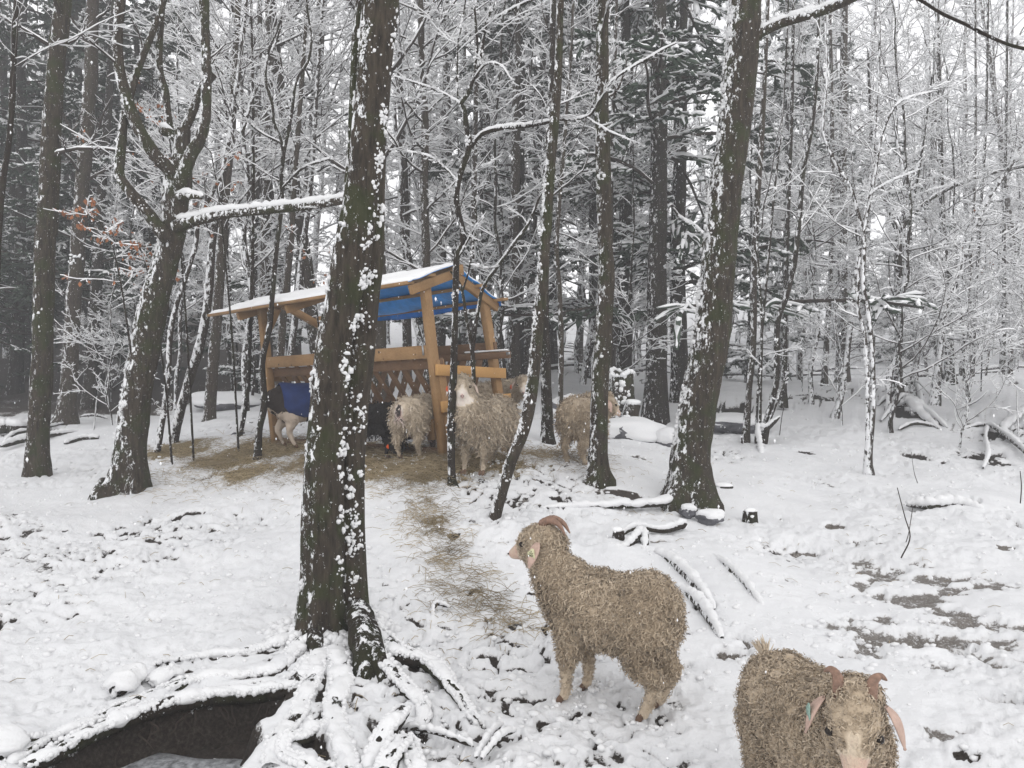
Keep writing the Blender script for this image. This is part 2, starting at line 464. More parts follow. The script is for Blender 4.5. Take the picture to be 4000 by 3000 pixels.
class NT:
    def __init__(s, nt): s.nt = nt; s.N = nt.nodes; s.L = nt.links
    def n(s, t, **kw):
        x = s.N.new(t)
        for k, v in kw.items(): setattr(x, k, v)
        return x
    def l(s, a, b): s.L.new(a, b)
    def coord(s, scale, which='Object'):
        tc = s.n('ShaderNodeTexCoord'); mp = s.n('ShaderNodeMapping')
        mp.inputs['Scale'].default_value = scale
        s.l(tc.outputs[which], mp.inputs[0]); return mp.outputs[0]
    def noise(s, vec, scale, detail=4, rough=.55):
        x = s.n('ShaderNodeTexNoise'); x.inputs['Scale'].default_value = scale; x.inputs['Detail'].default_value = detail; x.inputs['Roughness'].default_value = rough
        s.l(vec, x.inputs['Vector']); return x.outputs['Fac']
    def ramp(s, fac, stops):
        x = s.n('ShaderNodeValToRGB'); r = x.color_ramp
        while len(r.elements) < len(stops): r.elements.new(.5)
        for e, (p, c) in zip(r.elements, stops):
            e.position = p; e.color = (*c, 1) if len(c) == 3 else c
        s.l(fac, x.inputs[0]); return x.outputs[0]
    def rng(s, v, a, b, c=0, d=1):
        x = s.n('ShaderNodeMapRange'); x.interpolation_type = 'SMOOTHSTEP'
        for i, q in zip((1, 2, 3, 4), (a, b, c, d)): x.inputs[i].default_value = q
        s.l(v, x.inputs[0]); return x.outputs[0]
    def math(s, op, a, b=None):
        x = s.n('ShaderNodeMath', operation=op)
        for i, q in enumerate((a, b)):
            if q is None: continue
            if isinstance(q, (int, float)): x.inputs[i].default_value = q
            else: s.l(q, x.inputs[i])
        return x.outputs[0]
    def mix(s, f, a, b):
        x = s.n('ShaderNodeMix', data_type='RGBA')
        for i, q in ((0, f), (6, a), (7, b)):
            if isinstance(q, tuple): x.inputs[i].default_value = (*q, 1)
            elif isinstance(q, (int, float)): x.inputs[i].default_value = q
            else: s.l(q, x.inputs[i])
        return x.outputs[2]
    def bump(s, h, b, strength=.5, dist=.02):
        x = s.n('ShaderNodeBump'); x.inputs['Strength'].default_value = strength; x.inputs['Distance'].default_value = dist
        s.l(h, x.inputs['Height']); s.l(x.outputs[0], b.inputs['Normal'])

SNOWC = (.86, .865, .88)

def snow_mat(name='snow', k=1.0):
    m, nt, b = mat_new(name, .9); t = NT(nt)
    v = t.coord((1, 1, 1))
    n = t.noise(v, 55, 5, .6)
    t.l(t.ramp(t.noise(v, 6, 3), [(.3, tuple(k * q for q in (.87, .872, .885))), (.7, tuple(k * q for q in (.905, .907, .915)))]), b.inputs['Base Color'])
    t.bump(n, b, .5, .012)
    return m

def bark_mat(name, dark=(.010, .008, .007), light=(.085, .068, .050), moss=.5, plaster=.35, lichen=.3, side=(-.8, -.25, .45), flecks=.9):
    m, nt, b = mat_new(name, .9); t = NT(nt)
    v = t.coord((1, 1, .16))
    w = t.coord((1, 1, 1))
    rid = t.noise(v, 42, 7, .72)
    col = t.ramp(rid, [(.30, dark), (.52, tuple((a + c) / 2 for a, c in zip(dark, light))), (.72, light)])
    ms = t.math('MULTIPLY', t.rng(t.noise(w, 5, 5, .6), .46, .62), moss)
    col = t.mix(ms, col, (.030, .045, .010))
    li = t.math('MULTIPLY', t.rng(t.noise(w, 16, 5, .7), .60, .70), lichen)
    col = t.mix(li, col, (.13, .14, .10))
    # snow blown onto one side of the stem
    g = t.n('ShaderNodeNewGeometry'); d = t.n('ShaderNodeVectorMath', operation='DOT_PRODUCT')
    t.l(g.outputs['Normal'], d.inputs[0]); d.inputs[1].default_value = tuple(unit(np.array(side)))
    nn = t.noise(t.coord((1, 1, .55)), 24, 5, .75)
    s = t.math('ADD', t.math('MULTIPLY', d.outputs['Value'], .16), nn)
    f = t.rng(s, .70 - plaster * .16, .74 - plaster * .16)
    fl = t.math('MULTIPLY', t.rng(t.noise(t.coord((1, 1, .6)), 55, 4, .75), .645, .67), flecks)
    f = t.math('MAXIMUM', f, fl)
    col = t.mix(f, col, SNOWC)
    t.l(col, b.inputs['Base Color'])
    t.bump(t.math('ADD', rid, t.math('MULTIPLY', f, .6)), b, .9, .02)
    return m

def plain(name, c, rough=.8, var=.25, scale=20, bump=.3, c2=None, stretch=(1, 1, 1), dist=.01):
    m, nt, b = mat_new(name, rough); t = NT(nt)
    v = t.coord(stretch)
    n = t.noise(v, scale, 5, .6)
    c2 = c2 or tuple(min(1, x * (1 + var)) for x in c)
    c1 = tuple(x * (1 - var) for x in c)
    t.l(t.ramp(n, [(.3, c1), (.7, c2)]), b.inputs['Base Color'])
    if bump: t.bump(n, b, bump, dist)
    return m

M = {}
M['snow'] = snow_mat()
M['snow_low'] = snow_mat('settled_snow_dimmed', .83)  # darker snow copy, dims the foreground by colour against the far woods
M['bark'] = bark_mat('mossy_bark', plaster=.3)
M['bark_windward'] = bark_mat('snow_dusted_mossy_bark', plaster=.62, side=(-.85, -.3, .45))
M['bark_dark'] = bark_mat('dark_wet_bark', (.010, .008, .007), (.045, .034, .026), .25, .42, .25)
M['bark_far'] = bark_mat('grey_bark', (.022, .017, .014), (.085, .068, .054), .15, .40, .3)
M['bark_snowy'] = bark_mat('snow_plastered_bark', (.020, .016, .014), (.070, .055, .045), .1, .80, .2, side=(-.7, -.6, .3))
M['hemlock_bark'] = bark_mat('evergreen_bark', (.012, .010, .009), (.045, .036, .030), .15, .15, .15)
M['twig'] = plain('twig_bark', (.040, .031, .026), .9, .4, 9, .2)
M['needles'] = plain('evergreen_needles', (.055, .075, .056), .8, .5, 5, 0)
M['leaf'] = plain('dry_beech_leaf', (.30, .125, .062), .7, .35, 7, 0)
M['root'] = bark_mat('root_bark', (.010, .008, .006), (.040, .030, .022), .3, .3, .1, side=(0, 0, 1))
M['straw'] = plain('straw', (.34, .275, .18), .85, .45, 3, 0)
M['ice'] = plain('snowy_ice', (.16, .165, .17), .35, .6, 40, .3, c2=(.42, .43, .45))
M['horn'] = plain('horn', (.22, .135, .098), .45, .35, 60, .5, stretch=(1, 1, 1), dist=.004)
M['hoof'] = plain('hoof', (.14, .085, .055), .6, .3, 50, .2)
M['ear'] = plain('ear_skin', (.45, .32, .265), .7, .2, 30, .2)
M['ear_grey'] = plain('ear_pale', (.50, .40, .34), .7, .2, 30, .2)
M['ear_dark'] = plain('ear_black', (.02, .017, .015), .8, .2, 30, .2)
M['eye'] = plain('eye', (.015, .010, .008), .2, .1, 5, 0)
M['tag_y'] = plain('tag_yellow', (.62, .60, .38), .5, .1, 5, 0)
M['tag_dot'] = plain('tag_print', (.03, .03, .02), .6, .1, 5, 0)
M['tag_g'] = plain('tag_green', (.24, .36, .31), .5, .25, 90, 0)
M['tag_o'] = plain('tag_orange', (.70, .10, .02), .5, .1, 5, 0)
M['coat'] = plain('blue_coat', (.010, .026, .105), .75, .3, 14, .5, dist=.02)
M['tarp'] = plain('blue_tarp', (.05, .30, .80), .45, .3, 5, .6, dist=.03)
_b = M['tarp'].node_tree.nodes['Principled BSDF']; _b.inputs['Transmission Weight'].default_value = 0
M['rock'] = plain('rock', (.10, .10, .11), .85, .5, 9, .7, dist=.03)
M['metal'] = plain('galvanised_metal', (.45, .46, .47), .4, .15, 60, .1); M['metal'].node_tree.nodes['Principled BSDF'].inputs['Metallic'].default_value = .8
M['wire'] = plain('fence_wire', (.5, .5, .52), .6, .2, 5, 0)
M['branch_cut'] = plain('reddish_wood', (.22, .085, .035), .8, .35, 15, .4)

def wood_mat(name, a, b_, knots=True):
    m, nt, b = mat_new(name, .7); t = NT(nt)
    v = t.coord((1, 1, 1), 'Generated'); u = t.coord((.5, 22, 22), 'Generated')
    g = t.noise(u, 3, 5, .6)
    col = t.ramp(g, [(.3, a), (.7, b_)])
    w = t.noise(t.coord((1, 1, 1), 'Object'), 3.5, 4, .6)
    col = t.mix(t.rng(w, .45, .7, 0, .45), col, tuple(x * .5 for x in a))
    if knots:
        vo = t.n('ShaderNodeTexVoronoi'); vo.inputs['Scale'].default_value = 5.5
        t.l(t.coord((1, 1, 1), 'Object'), vo.inputs['Vector'])
        col = t.mix(t.rng(vo.outputs['Distance'], .10, .05), col, tuple(x * .22 for x in a))
    t.l(col, b.inputs['Base Color']); t.bump(g, b, .3, .004)
    return m
M['wood'] = wood_mat('pine_board', (.25, .145, .065), (.37, .23, .115))
M['wood_bright'] = wood_mat('fresh_pine_board', (.44, .235, .080), (.54, .32, .13))
M['wood_dark'] = wood_mat('dark_pine_board', (.13, .075, .042), (.20, .12, .07), False)  # darker brown pine for slats and inner boards

def ground_mat():
    m, nt, b = mat_new('snowy_ground', .9); t = NT(nt)
    v = t.coord((1, 1, 1))
    A = t.n('ShaderNodeAttribute', attribute_name='bare').outputs['Fac']
    K = t.n('ShaderNodeAttribute', attribute_name='kind').outputs['Fac']
    nf = t.noise(v, 60, 6, .7); nm = t.noise(v, 17, 5, .65); nl = t.noise(v, 3, 4)
    nsf = t.noise(t.coord((1, 1, 1)), 130, 3, .6)
    s = t.math('ADD', A, t.math('MULTIPLY', t.math('SUBTRACT', nm, .5), .55))
    s = t.math('ADD', s, t.math('MULTIPLY', t.math('SUBTRACT', nf, .5), .75))
    f = t.rng(s, .50, .66)
    mud = t.ramp(nf, [(.3, (.007, .006, .005)), (.5, (.026, .020, .016)), (.70, (.055, .046, .040)), (.86, (.14, .125, .115))])
    straw = t.ramp(t.noise(t.coord((1, .35, 1)), 90, 5, .7), [(.3, (.05, .038, .022)), (.5, (.20, .155, .085)), (.72, (.40, .32, .18))])
    litter = t.ramp(nf, [(.3, (.025, .020, .017)), (.6, (.065, .053, .045)), (.75, (.16, .14, .125))])
    slush = t.ramp(t.math('ADD', t.math('MULTIPLY', nf, .7), t.math('MULTIPLY', nm, .3)), [(.36, (.020, .016, .013)), (.46, (.10, .085, .073)), (.56, (.20, .185, .17)), (.68, (.42, .41, .41))])
    mud = t.mix(t.rng(K, .04, .10), mud, slush)
    c = t.mix(t.rng(K, .2, .45), mud, litter)
    c = t.mix(t.rng(K, .62, .85), c, straw)
    snow = t.ramp(nl, [(.3, (.68, .685, .70)), (.7, (.755, .758, .77))])
    # damp, thin snow lets a little ground through
    th = t.rng(t.math('ADD', A, t.math('MULTIPLY', t.math('SUBTRACT', nm, .5), .9)), .25, .75, 0, .35)
    snow = t.mix(th, snow, (.45, .42, .40))
    t.l(t.mix(f, snow, c), b.inputs['Base Color'])
    h = t.math('SUBTRACT', t.math('ADD', t.math('MULTIPLY', nm, .6), t.math('MULTIPLY', nf, .4)), t.math('MULTIPLY', f, .35))
    t.bump(h, b, .55, .03)
    return m
M['ground'] = ground_mat()

def fleece_mat(name, cols):
    """cols: list of ramp stops over attribute 'tint'"""
    m, nt, b = mat_new(name, .95); t = NT(nt)
    A = t.n('ShaderNodeAttribute', attribute_name='tint').outputs['Fac']
    n = t.noise(t.coord((1, 1, 1)), 45, 4, .6)
    s = t.math('ADD', A, t.math('MULTIPLY', t.math('SUBTRACT', n, .5), .16))
    t.l(t.ramp(s, cols), b.inputs['Base Color'])
    vo = t.n('ShaderNodeTexVoronoi'); vo.inputs['Scale'].default_value = 75; vo.inputs['Randomness'].default_value = 1
    wv = t.n('ShaderNodeVectorMath', operation='ADD'); nv = t.n('ShaderNodeTexNoise'); nv.inputs['Scale'].default_value = 30; t.l(t.coord((1, 1, 1)), nv.inputs['Vector'])
    sc_ = t.n('ShaderNodeVectorMath', operation='SCALE'); sc_.inputs['Scale'].default_value = .04; t.l(nv.outputs['Color'], sc_.inputs[0]); t.l(sc_.outputs[0], wv.inputs[0]); t.l(t.coord((1, 1, .6)), wv.inputs[1]); t.l(wv.outputs[0], vo.inputs['Vector'])
    t.bump(t.math('ADD', t.math('MULTIPLY', vo.outputs['Distance'], 1.4), t.noise(t.coord((1, 1, 1)), 130, 4, .7)), b, .6, .008)
    b.inputs['Sheen Weight'].default_value = 0 if 'black' in name or 'pied' in name else .2
    return m
# tint 0..0.6 wool dark to light, 0.75 cream hair, 0.9 pink skin, 1.0 dark
M['fleece'] = fleece_mat('mohair_fleece', [(0, (.18, .137, .094)), (.3, (.41, .322, .228)), (.6, (.67, .555, .42)), (.76, (.60, .50, .38)), (.90, (.56, .36, .29)), (1, (.50, .30, .25))])
M['fleece_grey'] = fleece_mat('grey_mohair', [(0, (.18, .140, .100)), (.3, (.40, .325, .24)), (.6, (.64, .54, .42)), (.76, (.70, .63, .56)), (.90, (.60, .42, .38)), (1, (.02, .018, .017))])
M['fleece_black'] = fleece_mat('black_fleece', [(0, (.006, .005, .005)), (.6, (.022, .019, .018)), (1, (.03, .025, .022))])
M['fleece_pied'] = fleece_mat('pied_fleece', [(0, (.018, .013, .011)), (.35, (.040, .028, .022)), (.5, (.42, .34, .27)), (1, (.55, .46, .38))])

# ---------------------------------------------------------------- ground sheet
def build_ground():
    ys = np.concatenate([np.linspace(-2, 2.2, 26)[:-1], 2.2 * (12 / 2.2) ** np.linspace(0, 1, 310), 12 * 10 ** np.linspace(0, 1, 90)[1:]])
    ss = np.concatenate([np.linspace(-1.25, -.62, 30)[:-1], np.linspace(-.62, .62, 500), np.linspace(.62, 1.25, 30)[1:]])
    X = ss[None] * (np.maximum(ys, -1.0)[:, None] + 2.2 * np.exp(-np.maximum(ys, 0) / 3)[:, None] + .4)
    Y = np.repeat(ys[:, None], len(ss), 1)
    z, b, k = surface(X.ravel(), Y.ravel())
    V = np.stack([X.ravel(), Y.ravel(), z], -1)
    n, m = X.shape
    i = np.arange(n * m).reshape(n, m)
    q = np.stack([i[:-1, :-1], i[:-1, 1:], i[1:, 1:], i[1:, :-1]], -1).reshape(-1, 4)
    me = mesh('snowy_ground', V, q)
    attr(me, 'bare', b); attr(me, 'kind', k)
    o = link('snowy_ground', me, M['ground'])
    tag(o, kind='structure')
build_ground()

# ---------------------------------------------------------------- growing twigs
def sprout(P, R, n, length, ang, k, up, rs, wig, flat, t0, t1, rmin=.0015):
    N, kp, _ = P.shape
    t = np.sort(rng.uniform(t0, t1, (N, n)), 1)
    s = t * (kp - 1); i = np.minimum(s.astype(int), kp - 2); f = (s - i)[..., None]
    a = np.arange(N)[:, None]
    pos = P[a, i] * (1 - f) + P[a, i + 1] * f
    T = unit(P[a, i + 1] - P[a, i])
    rp = R[a, i] * (1 - f[..., 0]) + R[a, i + 1] * f[..., 0]
    q = rng.normal(size=(N, n, 3)); q[..., 2] *= flat
    q = unit(q - (q * T).sum(-1, keepdims=True) * T)
    q[..., 2] *= (flat if flat < 1 else 1); q = unit(q)
    an = rng.uniform(ang[0], ang[1], (N, n))[..., None]
    D = unit(np.cos(an) * T + np.sin(an) * q)
    pl = np.linalg.norm(np.diff(P, axis=1), axis=-1).sum(1)[:, None]
    L = (length * pl * (1.15 - .75 * t) * rng.uniform(.55, 1.2, (N, n)))[..., None]
    pts = [pos]
    for j in range(1, k):
        D = unit(D + wig * rng.normal(size=D.shape) + np.array([0, 0, up]))
        pts.append(pts[-1] + D * L / (k - 1))
    PP = np.stack(pts, 2).reshape(-1, k, 3)
    r0 = np.clip(rp * rs, rmin, None).reshape(-1, 1)
    RR = np.maximum(r0 * np.linspace(1, .35, k)[None], rmin * .7)
    return PP, RR

def snow_on(P, R, base, sides=4, frac=1.0, rel=.35):
    """cap of snow lying along the top of branches"""
    if frac < 1:
        m = rng.random(len(P)) < frac
        P, R = P[m], R[m]
    T = unit(np.gradient(P, axis=1))
    hz = np.sqrt(np.clip(1 - T[..., 2] ** 2, 0, 1))
    s = (base + rel * R) * np.clip(hz * 1.25 - .18, .05, 1) * rng.uniform(.65, 1.2, R.shape)
    s[:, 0] *= .7; s[:, -1] *= .75
    Q = P.copy(); Q[..., 2] += R * .75 + s * .45
    Q[..., 0] -= (1 - hz) * R * .5
    return tubes(Q, s, sides, twist=.6)

def crown(P, R, spec, bt, bs, base=.006, sides=3):
    """spec: list of dict(n,length,ang,k,up,rs,wig,flat,t0,t1,base,frac)"""
    for lv, g in enumerate(spec):
        g = dict(g); b = g.pop('base', base); fr = g.pop('frac', 1.0); sd = g.pop('sides', sides)
        P, R = sprout(P, R, **g)
        c_ = slice(None) if lv < 2 else ([0, 2, 4] if P.shape[1] == 5 else [0, 2, 3] if P.shape[1] == 4 else slice(None))
        V, q = tubes(P[:, c_], R[:, c_], sd); bt.add(V, q)
        if b > 0:
            c_ = slice(None) if lv < 2 else ([0, 2, 4] if P.shape[1] == 5 else [0, 2, 3] if P.shape[1] == 4 else slice(None))
            V, q = snow_on(P[:, c_], R[:, c_], b * 1.06, 4 if lv < 1 else 3, fr); bs.add(V, q)
    return P, R

def leaves_at(P, n, bag, size=.03):
    """dry leaves hanging from twigs"""
    k = P.shape[1]
    i = rng.integers(0, len(P), n); j = rng.integers(1, k, n)
    c = P[i, j] + rng.normal(size=(n, 3)) * .012
    d = unit(rng.normal(size=(n, 3)) * .6 + np.array([0, 0, -1.1])); s = unit(np.cross(d, rng.normal(size=(n, 3))))
    nn = np.cross(d, s); L = size * rng.uniform(.7, 1.4, n)[:, None]; w = L * .33
    V = np.stack([c, c + d * L * .45 + s * w + nn * w * .4, c + d * L, c + d * L * .45 - s * w + nn * w * .4], 1)
    f = np.arange(n * 4).reshape(n, 4)
    bag.add(V.reshape(-1, 3), np.stack([f[:, 0], f[:, 1], f[:, 2], f[:, 3]], -1))

# ---------------------------------------------------------------- trunks traced as real stems
def stem_line(pts, up_ext=3.0, root=True):
    """pts rows (px, py, Y, width px) bottom to top -> rows x y z r"""
    A = np.array([[*unp(a, b, c), w / F * c / 2] for a, b, c, w in pts])
    if root:
        d = unit(A[0, :3] - A[1, :3])
        A = np.vstack([[*(A[0, :3] + d * .14), A[0, 3] * 1.05], A])
    if pts[-1][1] <= 15 and up_ext:
        d = unit(A[-1, :3] - A[-2, :3])
        A = np.vstack([A, [*(A[-1, :3] + d * up_ext * .5), A[-1, 3] * .8], [*(A[-1, :3] + d * up_ext), A[-1, 3] * .45]])
    return A

def trunk_mesh(A, seg, sides, amp=.09, flare=.0, lobes=5, fr=1.0, bag=None, seed=0):
    L = np.linalg.norm(np.diff(A[:, :3], axis=0), axis=1).sum()
    m = max(6, int(L / seg))
    S = resample(A, m)
    P, R = S[:, :3], S[:, 3].copy()
    d = np.concatenate([[0], np.cumsum(np.linalg.norm(np.diff(P, axis=0), axis=1))])
    V, q = tubes(P[None], R[None], sides)
    V = V.reshape(m, sides, 3)
    c = P[:, None]
    rel = V - c
    a = np.arange(sides) / sides * 2 * np.pi
    nz = noise3(V * np.array([20, 20, 3.2]) * fr + seed, seed) + .5 * noise3(V * np.array([46, 46, 9]) * fr, seed + 1) + .5 * noise3(V * 3.0 + seed, seed + 2)
    k = 1 + amp * nz
    if flare:
        h = np.clip(d - .14, 0, None)
        fl = np.exp(-h / (R[3] * 1.1))[:, None] * flare * (1 + .45 * np.cos(a * lobes + seed)[None] + .3 * np.cos(a * (lobes - 2) + 1.3)[None])
        k = k + fl
    V = c + rel * k[..., None]
    bag.add(V.reshape(-1, 3), q)
    return P, R, V

def clumps_on(P, R, n, bag, size=(.012, .035), side=None, spread=1.2, tr=(0, 1), stick=.55, lvl=0, seed=0, cluster=.6):
    """lumps of wet snow stuck to bark, gathered in ragged patches; side: direction they favour"""
    m = len(P)
    side = unit(np.array(side if side is not None else (-.8, -.6, 0), float))
    Lt = np.linalg.norm(np.diff(P, axis=0), axis=1).sum()
    nc = max(4, n // 9)
    ct = rng.uniform(*tr, nc); cq = side[None] + rng.normal(size=(nc, 3)) * spread * .5
    wgt = rng.uniform(.1, 1, nc) ** 2; c_i = rng.choice(nc, n, p=wgt / wgt.sum())
    lone = rng.random(n) > cluster + .15
    sp = size[1] * 1.8
    t = np.where(lone, rng.uniform(*tr, n), ct[c_i] + rng.normal(0, sp / Lt, n))
    t = np.clip(t, tr[0], tr[1]) * (m - 1)
    i = np.minimum(t.astype(int), m - 2); f = (t - i)[:, None]
    c = P[i] * (1 - f) + P[i + 1] * f; r = R[i]
    T = unit(P[i + 1] - P[i])
    q = np.where(lone[:, None], side[None] + rng.normal(size=(n, 3)) * spread * .55, unit(cq[c_i]) + rng.normal(size=(n, 3)) * (sp * .7 / r)[:, None].clip(0, .6))
    q = unit(q - (q * T).sum(1, keepdims=True) * T)
    s = rng.uniform(0, 1, n) ** 2.0 * (size[1] - size[0]) + size[0]
    s = np.where(lone, s * .5, s)
    cen = c + q * (r + s * (stick - .45))[:, None]
    an = rng.uniform(.7, 1.35, (n, 3)); an[:, 2] *= 1.1
    blobs(cen, s[:, None] * an, bag, .55, lvl, seed=seed)

TW_HERO = [dict(n=9, length=.22, ang=(.5, 1.1), k=8, up=.05, rs=.30, wig=.16, flat=.6, t0=.30, t1=.98, base=.006),
           dict(n=6, length=.42, ang=(.5, 1.0), k=6, up=.03, rs=.5, wig=.17, flat=.4, t0=.2, t1=.98, base=.006),
           dict(n=4, length=.45, ang=(.5, 1.1), k=4, up=.02, rs=.6, wig=.2, flat=.4, t0=.15, t1=.98, base=.0055)]

def hero(name, label, cat, stems, mat, seg=.045, sides=22, amp=.09, flare=.35, clump=60, csize=(0.0048, 0.0130), group=None, limbs=(), twigs=None, leaf=0, ext=3.0,
         cside=(-.85, -.5, .1), cspread=1.0, limb_sides=12, limb_snow=.010, leaf_size=.03, loc=None, cap=.0, clumptr=(.03, .97)):
    base = unp(stems[0][0][0], stems[0][0][1], stems[0][0][2])
    base = base if loc is None else loc
    root = thing(name, label, cat, tuple(base), group)
    sb = Bag(); tb = Bag(); seeds = []
    def put(part, me, m, kind=None):
        o = link(part, me, m, root)
        o.location = (-base[0], -base[1], -base[2])
        if kind: o['kind'] = kind
        return o
    for j, s in enumerate(stems):
        b = Bag(); A = stem_line(s, ext)
        P, R, _ = trunk_mesh(A, seg, sides, amp, flare, bag=b, seed=j * 3 + len(label))
        put('trunk', b.mesh('trunk'), mat)
        if clump: clumps_on(P, R, clump, sb, csize, cside, cspread, clumptr, seed=j)
        seeds.append((P, R))
    lseeds = []
    for j, s in enumerate(limbs):
        b = Bag(); A = stem_line(s, ext * .6, False)
        P, R, _ = trunk_mesh(A, seg, limb_sides, amp, 0, bag=b, seed=j * 5 + 1)
        put('limb', b.mesh('limb'), mat)
        S = resample(np.hstack([P, R[:, None]]), max(10, len(P) // 2))
        V, q = snow_on(S[None, :, :3], S[None, :, 3], limb_snow, 6, rel=.55); 
        V = V + noise3(V * 30, 3)[:, None] * .004
        sb.add(V, q)
        clumps_on(P, R, int(len(P) * 1.8), sb, (csize[0] * .8, csize[1] * .85), (-.7, -.5, .6), .8, (0.02, .98), seed=j + 9, cluster=.2)
        lseeds.append((P, R))
    if twigs:
        src = lseeds if lseeds and twigs.get('limbs', True) else []
        src = src + (seeds if twigs.get('trunk', True) else [])
        lastP = None
        for P, R in src:
            S = resample(np.hstack([P, R[:, None]]), 24)
            lastP, _ = crown(S[None, :, :3], S[None, :, 3], twigs['spec'], tb, sb)
            if leaf:
                lb = Bag(); leaves_at(lastP, leaf, lb, leaf_size)
                put('leaves', lb.mesh('leaves'), M['leaf'], 'stuff')
        put('branches', tb.mesh('branches'), M['twig'], 'stuff')
    if sb.n: put('snow', sb.mesh('snow'), M['snow_low' if base[1] < 9 else 'snow'], 'stuff')  # near trees carry the darkened snow copy
    return root, seeds, lseeds

def spec(n1=10, n2=6, n3=4, l1=.22, t0=.3, base=.006, l2=.42, l3=.45, up=.04):
    return [dict(n=n1, length=l1, ang=(.6, 1.2), k=8, up=up, rs=.28, wig=.16, flat=.6, t0=t0, t1=.98, base=base),
            dict(n=n2, length=l2, ang=(.5, 1.0), k=6, up=up * .6, rs=.5, wig=.17, flat=.35, t0=.15, t1=.98, base=base),
            dict(n=n3, length=l3, ang=(.5, 1.1), k=4, up=.02, rs=.6, wig=.2, flat=.4, t0=.15, t1=.98, base=base * .9)]

# --- the great double trunk with roots
T1A = [(1252, 2490, 4.40, 190), (1262, 2200, 4.40, 172), (1265, 1900, 4.40, 158), (1278, 1650, 4.4, 148), (1298, 1400, 4.40, 146), (1335, 1200, 4.4, 142), (1375, 1000, 4.40, 150), (1402, 820, 4.4, 136), (1422, 660, 4.40, 130), (1452, 400, 4.40, 134), (1470, 200, 4.4, 132), (1487, 0, 4.40, 134)]
T1B = [(1378, 2490, 4.50, 130), (1370, 2200, 4.50, 118), (1368, 1900, 4.50, 114), (1380, 1650, 4.5, 112), (1405, 1400, 4.50, 112), (1430, 1150, 4.5, 104), (1448, 1000, 4.50, 96), (1458, 700, 4.5, 90), (1466, 420, 4.50, 80), (1490, 200, 4.5, 60)]
T1C = [(1350, 1000, 4.58, 60), (1375, 700, 4.58, 56), (1388, 420, 4.58, 50), (1400, 150, 4.58, 50), (1412, 0, 4.58, 44)]
